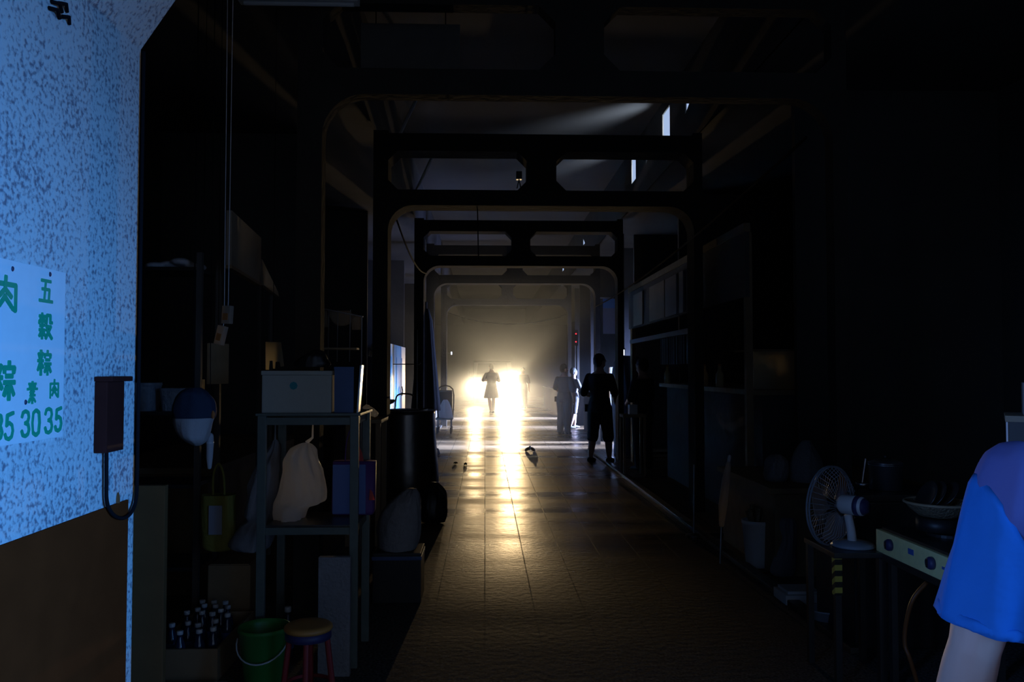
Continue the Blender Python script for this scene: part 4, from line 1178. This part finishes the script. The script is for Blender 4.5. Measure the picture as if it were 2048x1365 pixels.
# white bucket
d = 6.1
q = P(1515, 1120, d)
t = thing('bucket', 'white plastic bucket with leafy scraps in it on the right', 'bucket', (q.x, d, 0))
zb, ztp = .0, P(1515, 1040, d).z
MB().lathe([(.082, .0), (.085, .006), (.108, ztp - .03), (.113, ztp - .025), (.113, ztp), (.107, ztp), (.08, .012)], (q.x, d, 0), 32).build('shell', M['whitepl'], t, smooth=True)
mbx = MB()
for k in range(7):
    a = k * .9
    mbx.tube([(q.x + .03 * math.cos(a), d + .03 * math.sin(a), ztp - .06), (q.x + .07 * math.cos(a), d + .07 * math.sin(a), ztp + .06 + .02 * (k % 3))], [.012, .02], 6)
tag(mbx.build('leafy_scraps', M['basket']), 'brown leafy scraps sticking out of the white bucket', 'scraps', kind='stuff')
tag(outline_bag([(1152, 1548, 1584), (1140, 1540, 1590), (1110, 1552, 1590), (1080, 1562, 1590), (1050, 1556, 1592), (1036, 1562, 1588)], 5.8, .05, fold=.02, seed=52).build('plastic_bag', M['baggrey'], smooth=True),
    'crumpled grey plastic bag standing right of the white bucket', 'bag')
tag(MB().tube(arc_pts([PZ(1448, 1110, .012), PZ(1475, 1128, .012), PZ(1505, 1143, .012), PZ(1535, 1146, .012), PZ(1560, 1135, .012), PZ(1585, 1105, .012)]), .008, 8).build('hose', M['hosemat'], smooth=True),
    'orange hose lying in a curve before the white bucket', 'hose')
# white tray and basin
a, b = PZ(1572, 1212, 0), PZ(1650, 1212, 0)
t = thing('foam_tray', 'white flat foam lid lying on the floor near the taped table leg', 'tray', ((a.x + b.x) / 2, a.y + .1, 0))
MB().box((a.x, a.y, 0), (b.x, a.y + .22, .06), bevel=.006).build('lid', M['whitepl'], t)
MB().box((a.x + .02, a.y + .02, .061), (b.x - .02, a.y + .2, .08), bevel=.005).build('step', M['whitepl'], t)
q = PZ(1668, 1262, 0)
t = thing('basin', 'pale blue plastic basin on the floor behind the table leg', 'basin', (q.x, q.y + .1, 0))
MB().lathe([(.06, 0), (.066, .004), (.095, .085), (.103, .088), (.101, .096), (.09, .092), (.058, .01)], (q.x, q.y + .1, 0), 30).build('bowl', M['bluegrey'], t, smooth=True)

# stand for the fan with hazard tape on one leg
ztb = P(1700, 1094, 3.9).z
fxc, fyc = P(1702, 1094, 3.9).x, 3.92
t = thing('stand_table', 'small dark table with black and yellow tape on its near leg', 'table', (fxc, fyc, 0))
MB().box((fxc - .14, fyc - .16, ztb - .025), (fxc + .16, fyc + .2, ztb), bevel=.004).build('tabletop', M['darksteel'], t)
for x in (-.12, .14):
    for y in (-.14, .18):
        lg = MB().box((fxc + x - .014, fyc + y - .014, 0), (fxc + x + .014, fyc + y + .014, ztb - .025)).build('leg', M['darksteel'], t)
        if x < 0 and y < 0:
            MB().box((fxc + x - .017, fyc + y - .017, P(1665, 1190, 3.78).z), (fxc + x + .017, fyc + y + .017, P(1665, 1112, 3.78).z)).build('hazard_tape', M['hazard'], lg)
# fan
t = thing('desk_fan', 'white desk fan seen from behind, turned towards the walkway', 'fan', (fxc, fyc, ztb))
ax_ = Vector((-.57, .82, .0)).normalized()
cc = P(1664, 1012, 3.95)
rot = ax_.to_track_quat('Z', 'Y').to_matrix()
MB().tube([P(1706, 1094, 3.9), P(1702, 1060, 3.9), P(1696, 1030, 3.9)], [.022, .02, .018], 14).build('neck', M['whitepl'], t, smooth=True)
MB().lathe([(.09, 0), (.1, .006), (.09, .02), (.03, .03)], (P(1706, 1094, 3.9).x, 3.9, ztb), 28).build('base', M['bluegrey'], t, smooth=True)
mo = P(1698, 1010, 3.88)
MB().lathe([(.0, -.09), (.03, -.088), (.044, -.07), (.046, -.03), (.046, .03), (.03, .05)], mo, 24, rot).build('motor_housing', M['whitepl'], t, smooth=True)
MB().lathe([(.0, -.096), (.028, -.094), (.04, -.075), (.047, -.055), (.047, -.04)], mo, 24, rot).build('rear_cap', M['navy'], t, smooth=True)
MB().tube([mo, cc], [.012, .012], 10).build('axle', M['steel'], t)
cage = MB()
R0 = .187
for r, z in ((R0, .0), (R0, .014)):
    cage.tube([cc + rot @ Vector((r * math.cos(2 * math.pi * k / 48), r * math.sin(2 * math.pi * k / 48), z)) for k in range(49)], .0045, 6, caps=False)
for k in range(40):
    a = 2 * math.pi * k / 40
    for s_ in (-1, 1):
        cage.tube([cc + rot @ Vector((.045 * math.cos(a), .045 * math.sin(a), .05 * s_)), cc + rot @ Vector((.14 * math.cos(a), .14 * math.sin(a), .045 * s_)), cc + rot @ Vector((R0 * math.cos(a), R0 * math.sin(a), .007))], .0013, 5)
cage.build('cage', M['bluegrey'], t)
MB().lathe([(.0, -.02), (.03, -.018), (.035, .02), (.02, .035)], cc, 18, rot).build('hub', M['black'], t, smooth=True)
for k in range(3):
    a0 = k * 2 * math.pi / 3 + 2.4
    poly = []
    for s_ in range(9):
        u = s_ / 8
        aa = a0 - .55 + 1.1 * u
        poly.append(cc + rot @ Vector((.165 * math.cos(aa), .165 * math.sin(aa), -.02 + .04 * u)))
    poly += [cc + rot @ Vector((.03 * math.cos(a0 + .5), .03 * math.sin(a0 + .5), .01)), cc + rot @ Vector((.03 * math.cos(a0 - .5), .03 * math.sin(a0 - .5), -.01))]
    MB().prism(poly, rot @ Vector((0, 0, .003))).build('blade', M['orange'] if k == 0 else M['baggrey'], t)

# stove stand + stove
XF = 1.82
ya, yb = PX(1905, 1120, XF).y, PX(1752, 1080, XF).y
z_lo = 1.45 - (1104 - 740) / F * yb; z_hi = 1.45 - (1060 - 740) / F * yb
yn = 3.0
t = thing('gas_stove', 'cream gas stove front with two dark knobs and a blue sticker, beside the man', 'stove', (XF + .2, (yn + yb) / 2, z_lo))
MB().box((XF, yn, z_lo), (XF + .42, yb, z_hi), bevel=.005).build('front_panel', M['cream'], t)
MB().box((XF + .02, yn + .02, z_hi), (XF + .42, yb - .02, z_hi + .012)).build('hob_top', M['darksteel'], t)
for px, py in ((1781, 1080), (1865, 1115)):
    q = PX(px, py, XF)
    k_ = MB().lathe([(.026, 0), (.026, .012), (.021, .022), (0, .022)], (XF, q.y, (z_lo + z_hi) / 2 + .004), 22, Matrix.Rotation(R(-90), 3, 'Y')).build('knob', M['navy'], t, smooth=True)
    MB().box((XF - .028, q.y - .003, (z_lo + z_hi) / 2 - .012), (XF - .022, q.y + .003, (z_lo + z_hi) / 2 + .02)).build('grip', M['black'], k_)
q = PX(1822, 1105, XF)
MB().box((XF - .002, q.y - .022, q.z - .011), (XF, q.y + .022, q.z + .013)).build('sticker', M['label_blue'], t)
q = PX(1888, 1138, XF)
MB().box((XF - .002, q.y - .012, q.z - .005), (XF, q.y + .012, q.z + .006)).build('sticker', M['label_blue'], t)
for y_ in (3.25, 3.6):
    MB().lathe([(.09, 0), (.09, .012), (.05, .02), (.05, .0)], (XF + .22, y_, z_hi + .012), 26).build('burner', M['black'], t)
t = thing('stove_table', 'rusty dark steel table carrying the gas stove', 'table', (XF + .25, 3.0, 0))
MB().box((XF + .0, 2.1, z_lo - .03), (XF + .62, yb + .05, z_lo - .001), bevel=.003).build('tabletop', M['darksteel'], t)
for x in (XF + .03, XF + .59):
    for y_ in (2.13, 3.1, yb + .02):
        MB().box((x - .016, y_ - .016, 0), (x + .016, y_ + .016, z_lo - .03)).build('leg', M['darksteel'], t)
q = PX(1827, 1280, XF - .03)
tag(MB().tube(arc_pts([(XF + .03, q.y, z_lo - .05), (XF - .03, q.y, z_lo - .12), PX(1812, 1250, XF - .04), PX(1810, 1290, XF - .04), PX(1822, 1325, XF - .02), (XF + .06, q.y + .1, .02)]), .009, 8).build('gas_hose', M['hosemat'], smooth=True),
    'orange gas hose hanging under the gas stove', 'hose')
# shallow woven basket with plates on the hob
q = PX(1885, 1010, XF + .2)
zb = z_hi + .032
by_ = 3.6
bx_ = 1.995
zc = max(P(1885, 1034, by_).z, zb + .03)
t = thing('pot_stand', 'low black pot holding up the woven basket on the stove', 'pot', (bx_, by_, zb))
MB().lathe([(.08, 0), (.09, .005), (.09, zc - zb - .008), (.07, zc - zb - .002)], (bx_, by_, zb), 28).build('pot_body', M['black'], t, smooth=True)
t = thing('woven_basket', 'shallow woven basket with leaves on the stove next to the blue sleeve', 'basket', (bx_, by_, zc))
MB().lathe([(.05, 0), (.08, .005), (.115, .034), (.134, .058), (.139, .063), (.132, .064), (.11, .042), (.07, .014)], (bx_, by_, zc), 36).build('bowl', M['basket'], t, smooth=True)
MB().tube([(bx_ + .137 * math.cos(2 * math.pi * k / 36), by_ + .137 * math.sin(2 * math.pi * k / 36), zc + .063) for k in range(37)], .006, 6, caps=False).build('rim', M['woodlight'], t)
for k, (dx, tilt, lab) in enumerate(((-.035, 62, 'leftmost dark plate leaning in the woven basket'), (.0, 55, 'middle dark plate leaning in the woven basket'), (.05, 50, 'rightmost dark plate leaning in the woven basket'))):
    t = thing('plate', lab, 'plate', (bx_ + dx, by_ + .01, zc + .085), 'dark plates in the woven basket')
    MB().lathe([(.0, 0), (.045, .002), (.07, .012), (.073, .014), (.069, .016), (.045, .006), (0, .005)], (bx_ + dx, by_ + .01, zc + .085), 28, Matrix.Rotation(R(-tilt), 3, 'Y')).build('dish', M['darksteel'], t, smooth=True)
# pots behind
d = 4.35
q = P(1790, 985, d)
t = thing('stock_pot', 'dull aluminium pot on a dark box behind the fan', 'pot', (q.x, d + .1, q.z))
MB().lathe([(.08, 0), (.085, .005), (.085, .13), (.09, .135), (.088, .14), (.08, .13), (.078, .01)], (q.x, d + .1, q.z), 30).build('pot_body', M['pot'], t, smooth=True)
MB().lathe([(.09, .141), (.09, .147), (.05, .162), (.0, .166)], (q.x, d + .1, q.z), 30).build('lid', M['pot'], t, smooth=True)
MB().ellipsoid((q.x, d + .1, q.z + .178), (.014, .014, .012)).build('lid_knob', M['black'], t)
t = thing('storage_chest', 'black chest under the aluminium pot on the right', 'chest', (q.x, d + .1, 0))
MB().box((q.x - .26, d - .08, 0), (q.x + .25, d + .42, q.z - .04), bevel=.008).build('body', M['black'], t)
MB().box((q.x - .27, d - .09, q.z - .039), (q.x + .26, d + .43, q.z - .001), bevel=.008).build('lid', M['black'], t)
q2 = P(1729, 944, d + .12)
t = thing('ladle', 'upright metal ladle glinting left of the aluminium pot', 'ladle', (q2.x, d + .15, q.z))
MB().tube([(q2.x, d + .15, q.z + .03), P(1731, 918, d + .15)], .007, 8).build('handle', M['steel'], t)
MB().lathe([(.0, 0), (.025, .005), (.035, .03), (.03, .032), (.0, .012)], (q2.x, d + .15, q.z), 18).build('bowl', M['steel'], t, smooth=True)
# cabinet at the right edge
d = 2.72
q = P(2013, 832, d)
t = thing('glass_cabinet', 'dark cabinet with a thin bright edge at the right border behind the man', 'cabinet', (q.x + .35, d + .2, 0))
u1, u2 = Vector((.85, -.53, 0)), Vector((.53, .85, 0))
o_ = Vector((q.x, d, z_lo))
def slab(a0, a1, b0, b1, z0, z1): return [[o_ + u1 * p_ + u2 * r_ + Vector((0, 0, z_)) for p_, r_ in ((a0, b0), (a1, b0), (a1, b1), (a0, b1))] for z_ in (z0, z1)]
hc_ = q.z - z_lo
MB().rings(slab(.004, .40, .004, .26, 0, hc_ - .02)).build('body', M['black'], t)
MB().rings(slab(-.004, .41, -.006, .27, hc_ - .02, hc_)).build('top', M['cloth_tan'], t)
MB().rings(slab(-.002, .0035, -.002, .0035, 0, hc_ - .021)).build('corner_strip', M['steel'], t)
t = thing('carton', 'violet grey carton on top of the dark cabinet', 'carton', tuple(o_ + u1 * .2 + u2 * .12 + Vector((0, 0, hc_))))
MB().rings(slab(.05, .30, .06, .22, hc_ + .001, hc_ + .11)).build('body', M['greycloth'], t)
MB().rings(slab(.07, .28, .08, .20, hc_ + .111, hc_ + .115)).build('flap', M['greycloth'], t)

# floor litter
for k, (px, py, lab) in enumerate(((1060, 901, 'dark curled leaf lying in the middle of the walkway'), (931, 928, 'tiny scrap of litter left on the tiles, nearer the middle'), (911, 926, 'tiny scrap of litter on the tiles by the drum'))):
    q = PZ(px, py, .02)
    mbx = MB()
    s_ = (.07, .025, .025)[k]
    for j in range(4):
        a = j * 1.5 + k
        mbx.ellipsoid(q + Vector((s_ * .7 * math.cos(a), s_ * .7 * math.sin(a), s_ * .35 + .3 * s_ * (j % 2))), (s_ * .8, s_ * .3, s_ * .4), 8, 6, Matrix.Rotation(a, 3, 'Z') @ Matrix.Rotation(.6, 3, 'Y'))
    o = mbx.build('leaf' if k == 0 else 'litter_scrap', M['leaf'], smooth=True)
    mz = min(v.co.z for v in o.data.vertices)
    for v in o.data.vertices: v.co.z -= mz
    tag(o, lab, 'leaf' if k == 0 else 'litter')

# ================================================================== VAN WITH HEADLIGHTS
vx, vy = .325, 35.0
t = thing('van', 'small van facing the camera with glaring headlights at the far end', 'van', (vx, vy + 2, 0))
prof = [(0, .32), (0, .95), (.55, 1.12), (1.0, 1.78), (1.35, 1.86), (3.7, 1.86), (3.8, 1.7), (3.8, .32)]
rs = []
for s_, inset in ((-.82, .06), (-.80, 0.0), (.80, 0.0), (.82, .06)):
    rs.append([Vector((vx + s_, vy + y_ + (inset if y_ < 1 else -inset if y_ > 3 else 0), z - (inset if z > .4 else -inset))) for y_, z in prof])
MB().rings(rs).build('body', M['van'], t)
MB().prism([(vx - .7, vy + .585, 1.15), (vx + .7, vy + .585, 1.15), (vx + .62, vy + .965, 1.72), (vx - .62, vy + .965, 1.72)], (0, -.02, .012)).build('windscreen', M['glassdark'], t)
MB().box((vx - .84, vy - .1, .32), (vx + .84, vy - .01, .52), bevel=.03).build('bumper', M['black'], t)
for x in (-.72, .72):
    for y_ in (.75, 3.0):
        MB().lathe([(.18, -.09), (.29, -.08), (.30, 0), (.29, .08), (.18, .09)], (vx + x, vy + y_, .30), 24, Matrix.Rotation(R(90), 3, 'Y')).build('wheel', M['black'], t, smooth=True)
for hx, hy, hz_ in HEAD_POS:
    MB().lathe([(.10, -.03), (.105, 0), (.09, .03), (.0, .045)], (hx, hy + .06, hz_), 24, Matrix.Rotation(R(90), 3, 'X')).build('headlight', M['lens'], t, smooth=True)
MB().box((vx - .45, vy - .02, .58), (vx + .45, vy - .005, .78)).build('grille', M['black'], t)
for s_ in (-1, 1):
    MB().box((vx + s_ * .86, vy + .8, 1.15), (vx + s_ * 1.0, vy + .86, 1.4), bevel=.02).build('mirror', M['black'], t)

# ================================================================== PEOPLE
def hand(mb, w, dirv, side, H, curl=.5):
    """palm, four unequal bent fingers and a thumb that leaves the side of the palm"""
    dirv = Vector(dirv).normalized()
    fwd = Vector((0, 1, 0)); fwd = (fwd - dirv * fwd.dot(dirv))
    fwd = fwd.normalized() if fwd.length > .1 else Vector((0, 0, 1))
    nrm = dirv.cross(fwd).normalized()
    if nrm.x * side > 0: nrm = -nrm             # palm faces the body
    s = H / 1.7
    mb.capsule([w, w + dirv * .03 * s, w + dirv * .07 * s], [.02 * s, .026 * s, .024 * s])
    mb.capsule([w + fwd * .02 * s + dirv * .035 * s, w + fwd * .018 * s + dirv * .08 * s], [.018 * s, .016 * s])
    mb.capsule([w - fwd * .018 * s + dirv * .03 * s, w - fwd * .02 * s + dirv * .078 * s], [.016 * s, .015 * s])
    for k, (o, l) in enumerate(((.028, .068), (.010, .078), (-.009, .072), (-.027, .056))):
        p0 = w + dirv * .08 * s + fwd * o * s
        p1 = p0 + (dirv + nrm * curl * .5 + fwd * o * 3).normalized() * l * .5 * s
        p2 = p1 + (dirv + nrm * curl * 1.4).normalized() * l * .32 * s
        p3 = p2 + (dirv * .7 + nrm * curl * 2.2).normalized() * l * .25 * s
        mb.capsule([p0, p1, p2, p3], [.0098 * s, .0092 * s, .0085 * s, .0075 * s], 8)
    t0 = w + dirv * .03 * s + fwd * .026 * s
    t1 = t0 + (dirv * .6 + fwd * .9 + nrm * .3).normalized() * .035 * s
    t2 = t1 + (dirv + fwd * .3 + nrm * .4).normalized() * .032 * s
    mb.capsule([t0, t1, t2], [.014 * s, .0115 * s, .009 * s], 8)

def person(label, x, y, yaw, H, J, wear, head_turn=0, vox=.009, shirt_m='darkcloth', leg_m='darkcloth', bare_m='skin', sleeve=.55, leg_cut=1.0, skirt=False, pouch=False, glasses=False, sleeve_m=None, arm_g=1.0):
    """J overrides joints: left is -x, the person faces +y before turning by yaw."""
    t = thing('person', label, 'person', (x, y, 0))
    Rz = Matrix.Rotation(yaw, 3, 'Z')
    O = Vector((x, y, 0))
    W = lambda v: O + Rz @ (Vector(v) * H)
    j = dict(l_sh=(-.106, 0, .788), r_sh=(.106, 0, .788), l_el=(-.14, -.01, .63), r_el=(.14, -.01, .63), l_wr=(-.15, .04, .48), r_wr=(.15, .04, .48),
             l_hip=(-.05, 0, .50), r_hip=(.05, 0, .50), l_kn=(-.055, .01, .275), r_kn=(.055, .01, .275), l_an=(-.058, -.01, .045), r_an=(.058, -.01, .045), lean=(0, 0))
    j.update(J)
    lx, ly = j['lean']
    def T(p):       # lean the trunk about the hips
        f = max(0.0, (p[2] - .5)) / .5
        return (p[0] + lx * f, p[1] + ly * f, p[2])
    for k in ('l_sh', 'r_sh', 'l_el', 'r_el', 'l_wr', 'r_wr'):
        if k in J and k not in ('l_sh', 'r_sh'): continue
        j[k] = T(j[k])
    tor = [(.465, .088, .062, 0), (.50, .098, .068, -.004), (.54, .096, .066, -.004), (.60, .082, .056, 0), (.65, .083, .057, 0), (.71, .094, .063, 0), (.76, .102, .064, 0), (.795, .100, .052, -.002), (.818, .078, .044, -.004), (.838, .045, .038, -.002), (.88, .033, .035, .006)]
    def torso(mb, k0, k1, g):
        rings = []
        for z, rx, ry, cy in tor[k0:k1]:
            c = T((0, cy, z))
            rings.append([W((c[0] + (rx + g) * math.cos(2 * math.pi * k / 24), c[1] + (ry + g) * math.sin(2 * math.pi * k / 24), c[2])) for k in range(24)])
        mb.rings(rings)
    def limb(mb, names, rad, g=0, ends=True, cut=1.0):
        pts = [W(j[n]) for n in names]
        full, rr = [], []
        n = len(pts) - 1
        for i in range(n):
            r0, rm, r1 = rad[2 * i], rad[2 * i + 1], rad[2 * i + 2]
            for k in range(5):
                u = k / 5
                r_ = (1 - u) * (1 - 2 * u) * r0 + 4 * u * (1 - u) * rm + u * (2 * u - 1) * r1
                full.append(pts[i].lerp(pts[i + 1], u)); rr.append((r_ + g) * H)
        full.append(pts[-1]); rr.append((rad[-1] + g) * H)
        if cut < 1:
            m_ = max(2, int(round(len(full) * cut)))
            full, rr = full[:m_], rr[:m_]
        (mb.capsule if ends else mb.tube)(full, rr)
    ARM = tuple(a_ * arm_g for a_ in (.031, .029, .023, .024, .0155))
    LEG = (.058, .047, .033, .034, .021)
    b = MB()
    torso(b, 0, len(tor), 0)
    for s_ in 'lr':
        limb(b, (s_ + '_sh', s_ + '_el', s_ + '_wr'), ARM)
        limb(b, (s_ + '_hip', s_ + '_kn', s_ + '_an'), LEG)
        w_, e_ = W(j[s_ + '_wr']), W(j[s_ + '_el'])
        hand(b, w_, (w_ - e_), -1 if s_ == 'l' else 1, H)
        an = Vector(j[s_ + '_an'])
        b.capsule([W(an + Vector((0, -.018, -.022))), W(an + Vector((0, .04, -.026))), W(an + Vector((0, .085, -.034)))], [.022 * H, .022 * H, .012 * H])
    hc = Vector(T((0, .012, .928)))
    HR = Matrix.Rotation(head_turn, 3, 'Z')
    def Hd(v): return W(hc + HR @ Vector(v))
    RR = Rz @ HR
    b.ellipsoid(Hd((0, -.004, .012)), (.046 * H, .057 * H, .058 * H), m=RR)
    b.ellipsoid(Hd((0, .012, -.026)), (.035 * H, .042 * H, .040 * H), m=RR)
    b.capsule([Hd((0, .050, .008)), Hd((0, .062, -.012))], [.005 * H, .0085 * H], 8)      # nose
    b.capsule([Hd((-.014, .049, -.034)), Hd((.014, .049, -.034))], [.006 * H, .006 * H], 8)   # mouth
    b.capsule([Hd((-.03, .043, .014)), Hd((.03, .043, .014))], [.008 * H, .008 * H], 8)    # brow
    for s_ in (-1, 1):
        b.ellipsoid(Hd((.046 * s_, -.004, -.004)), (.007 * H, .012 * H, .018 * H), m=RR)
    b.build('body', M[bare_m], t, smooth=True, remesh=vox, smooth_it=2)
    for s_ in (-1, 1):
        MB().ellipsoid(Hd((.019 * s_, .0465, .0)), (.0075 * H,) * 3, 10, 8).build('eye', M['eye'], t, smooth=True)
    # hair
    h = MB()
    h.ellipsoid(Hd((0, -.012, .022)), (.052 * H, .060 * H, .058 * H), m=RR)
    h.ellipsoid(Hd((0, -.030, -.008)), (.047 * H, .038 * H, .045 * H), m=RR)
    h.build('hair', M['hair'], t, smooth=True, remesh=vox, smooth_it=1)
    # shirt
    s = MB()
    torso(s, 1, 9, .010)
    if sleeve > 0 and not sleeve_m:
        for q_ in 'lr':
            limb(s, (q_ + '_sh', q_ + '_el', q_ + '_wr'), tuple(a_ * arm_g for a_ in (.029, .032, .031, .028, .022)), .007, cut=sleeve)
    sh = s.build('shirt', M[shirt_m], t, smooth=True, remesh=vox * 1.2, smooth_it=4)
    # trousers / shorts / skirt
    p = MB()
    torso(p, 0, 4, .013)
    if skirt:
        rings = []
        for z, rx, ry in ((.56, .10, .07), (.48, .118, .088), (.40, .135, .10), (.31, .148, .11)):
            rings.append([W((rx * (1 + .04 * math.sin(k * 1.3)) * math.cos(2 * math.pi * k / 32), ry * math.sin(2 * math.pi * k / 32), z)) for k in range(32)])
        p.rings(rings)
    else:
        for q_ in 'lr':
            limb(p, (q_ + '_hip', q_ + '_kn', q_ + '_an'), (.060, .052, .043, .043, .036), .010, cut=leg_cut)
    p.build('skirt' if skirt else 'trousers' if leg_cut > .8 else 'shorts', M[leg_m], t, smooth=True, remesh=vox * 1.2, smooth_it=3)
    for s_ in 'lr':
        an = Vector(j[s_ + '_an'])
        f_ = MB()
        f_.capsule([W(an + Vector((0, -.022, -.02))), W(an + Vector((0, .03, -.022))), W(an + Vector((0, .092, -.032)))], [.0255 * H, .0255 * H, .0165 * H])
        f_.build('shoe', M['shoe'], t, smooth=True)
    if pouch:
        c = W((-.105, -.02, .50))
        MB().box((-.05, -.03, -.06), (.05, .03, .06), Matrix.Translation(c) @ Rz.to_4x4(), bevel=.012).build('waist_pouch', M['darkcloth'], t)
    if glasses:
        g = MB()
        for s_ in (-1, 1):
            g.tube([Hd((.021 * s_ + .015 * math.cos(a), .062, .012 * math.sin(a) - .001)) for a in [k * math.pi / 6 for k in range(13)]], .0012, 5)
            g.tube([Hd((.036 * s_, .062, .002)), Hd((.050 * s_, .0, .002))], .0016, 5)
        g.tube([Hd((-.007, .063, 0)), Hd((.007, .063, 0))], .0012, 5)
        g.build('glasses', M['steel'], t)
    return t, W, limb, j, Rz

# the man in the blue shirt at the right edge
tm, W, limb, j, Rz = person('person in a royal blue short-sleeved shirt at the right edge, back to the camera', 1.07, 1.325, R(-14), 1.60,
    dict(l_sh=(-.113, 0, .793), l_el=(-.153, .012, .612), l_wr=(-.165, .075, .47), r_el=(.15, .01, .635), r_wr=(.09, .15, .60)), None, head_turn=R(-20), vox=.006,
    shirt_m='slateblue', leg_m='navy', sleeve=.18, arm_g=1.12)
for q_ in 'lr':
    s = MB()
    A, E = W(j[q_ + '_sh']), W(j[q_ + '_el'])
    dv = (E - A).normalized()
    inn = Rz @ Vector((1 if q_ == 'l' else -1, 0, 0)); inn = (inn - dv * inn.dot(dv)).normalized()
    oth = dv.cross(inn)
    rings = []
    for k in range(15):
        tt = k / 14
        ring = []
        for m_ in range(36):
            th = 2 * math.pi * m_ / 36
            u0 = .03 + .52 * ((1 + math.cos(th)) / 2) ** 1.1
            u = u0 * (1 - tt) + .87 * tt
            r_ = .0635 + .008 * u + .006 * mnoise.noise(Vector((math.cos(th) * 2.4, math.sin(th) * 2.4, u * 1.6 + 4))) + .0035 * math.sin(th * 6 + u * 5) * (.3 + u)
            if k == 0: r_ -= .004
            ring.append(A + dv * (E - A).length * u + (inn * math.cos(th) + oth * math.sin(th)) * r_)
        rings.append(ring)
    rings.append([p_.lerp(A + (E - A) * .86, .12) for p_ in rings[-1]])
    s.rings(rings)
    s.build('sleeve', M['royal'], tm, smooth=True)
    y_m = MB()
    y_m.capsule([A + dv * .16, A, A.lerp(W((0, 0, .80)), .5), W((0, -.005, .825))], [.057, .061, .064, .06])
    y_m.build('shirt_shoulder', M['slateblue'], tm, smooth=True, remesh=.006, smooth_it=3)
    hm = MB()
    hm.tube([A + (E - A) * .80, A + (E - A) * .87], [.0715, .073], 28)
    hm.build('sleeve_hem', M['royal'], tm, smooth=True, remesh=.006, smooth_it=2)

# largest silhouette, standing at the kerb
person('person standing at the right kerb, tall dark silhouette in T-shirt and knee-length shorts', 1.80, 12.95, R(-30), 1.70,
       dict(l_el=(-.15, -.02, .64), l_wr=(-.09, .11, .60), r_el=(.15, -.01, .64), r_wr=(.10, .12, .58), l_kn=(-.07, .01, .275), l_an=(-.085, -.02, .045), r_kn=(.07, .03, .275), r_an=(.085, .02, .045)),
       None, head_turn=R(-25), leg_cut=.62, pouch=True, glasses=True, shirt_m='darkcloth')
# grey shirt standing man further down
person('person in a grey T-shirt and long trousers with a waist pouch, looking right', 1.78, 18.6, R(-35), 1.58,
       dict(l_el=(-.16, .03, .66), l_wr=(-.15, .13, .60), r_el=(.14, .0, .63), r_wr=(.12, .08, .50)), None, head_turn=R(-35), shirt_m='greycloth', leg_m='greycloth', pouch=True)
# walking figure rim-lit by the alley
person('person walking, edged by blue daylight, behind the grey-shirted one', 2.18, 20.4, R(-60), 1.50,
       dict(l_el=(-.14, -.05, .64), l_wr=(-.14, -.02, .50), r_el=(.15, .04, .64), r_wr=(.14, .12, .54), l_kn=(-.05, .06, .285), l_an=(-.05, .06, .05), r_kn=(.05, -.02, .28), r_an=(.055, -.10, .05)),
       None, shirt_m='greycloth', leg_m='greycloth', leg_cut=.55)
# dark figure by the covered rack
person('person standing in the dark beside the tarp-covered rack, only the outline visible', 2.30, 12.0, R(40), 1.62,
       dict(l_el=(-.14, .02, .64), l_wr=(-.06, .13, .60), r_el=(.14, .02, .64), r_wr=(.08, .13, .58)), None)
# figure walking in front of the headlights
person('person in a knee-length skirt walking in front of the headlight glare', .215, 27.5, R(8), 1.66,
       dict(l_el=(-.165, .0, .67), l_wr=(-.07, .10, .66), r_el=(.155, .03, .66), r_wr=(.14, .14, .66), l_kn=(-.03, .06, .28), l_an=(-.01, .02, .05), r_kn=(.04, -.01, .28), r_an=(.025, -.06, .05)),
       None, skirt=True, shirt_m='greycloth', leg_m='greycloth')
person('person almost lost in the glare, right of the brightest headlight', 1.42, 31.0, R(175), 1.55, {}, None, shirt_m='greycloth', leg_m='greycloth')

# ================================================================== HAZE
hz_m = bpy.data.materials.new('smoke_haze')
hz_m.use_nodes = True
nt = hz_m.node_tree
nt.nodes.remove(nt.nodes['Principled BSDF'])
vs = nt.nodes.new('ShaderNodeVolumeScatter')
vs.inputs['Color'].default_value = (0.74, 0.84, 1.0, 1)
tc = nt.nodes.new('ShaderNodeTexCoord')
sp = nt.nodes.new('ShaderNodeSeparateXYZ')
nt.links.new(tc.outputs['Object'], sp.inputs[0])
def ramp(sock, a, b, lo, hi):
    r_ = nt.nodes.new('ShaderNodeMapRange'); r_.interpolation_type = 'SMOOTHSTEP'
    for k_, v_ in (('From Min', a), ('From Max', b), ('To Min', lo), ('To Max', hi)): r_.inputs[k_].default_value = v_
    nt.links.new(sock, r_.inputs['Value']); return r_.outputs[0]
mu = nt.nodes.new('ShaderNodeMath'); mu.operation = 'MULTIPLY'
nt.links.new(ramp(sp.outputs['Z'], 0.5, 1.9, 0.048, 0.0), mu.inputs[0])
nt.links.new(ramp(sp.outputs['Y'], 22.5, 32.0, 0.0, 1.0), mu.inputs[1])
ad_ = nt.nodes.new('ShaderNodeMath'); ad_.operation = 'ADD'; ad_.inputs[1].default_value = 0.0075
nt.links.new(mu.outputs[0], ad_.inputs[0])
nt.links.new(ad_.outputs[0], vs.inputs['Density'])
vs.inputs['Anisotropy'].default_value = 0.80
nt.links.new(vs.outputs[0], nt.nodes['Material Output'].inputs['Volume'])
hz = MB().box((-1.95, 13.9, 0.01), (2.7, 45.5, 3.9)).build('smoke_haze', hz_m)
tag(hz, 'thin smoke filling the far half of the walkway around the headlights', 'smoke', kind='stuff')
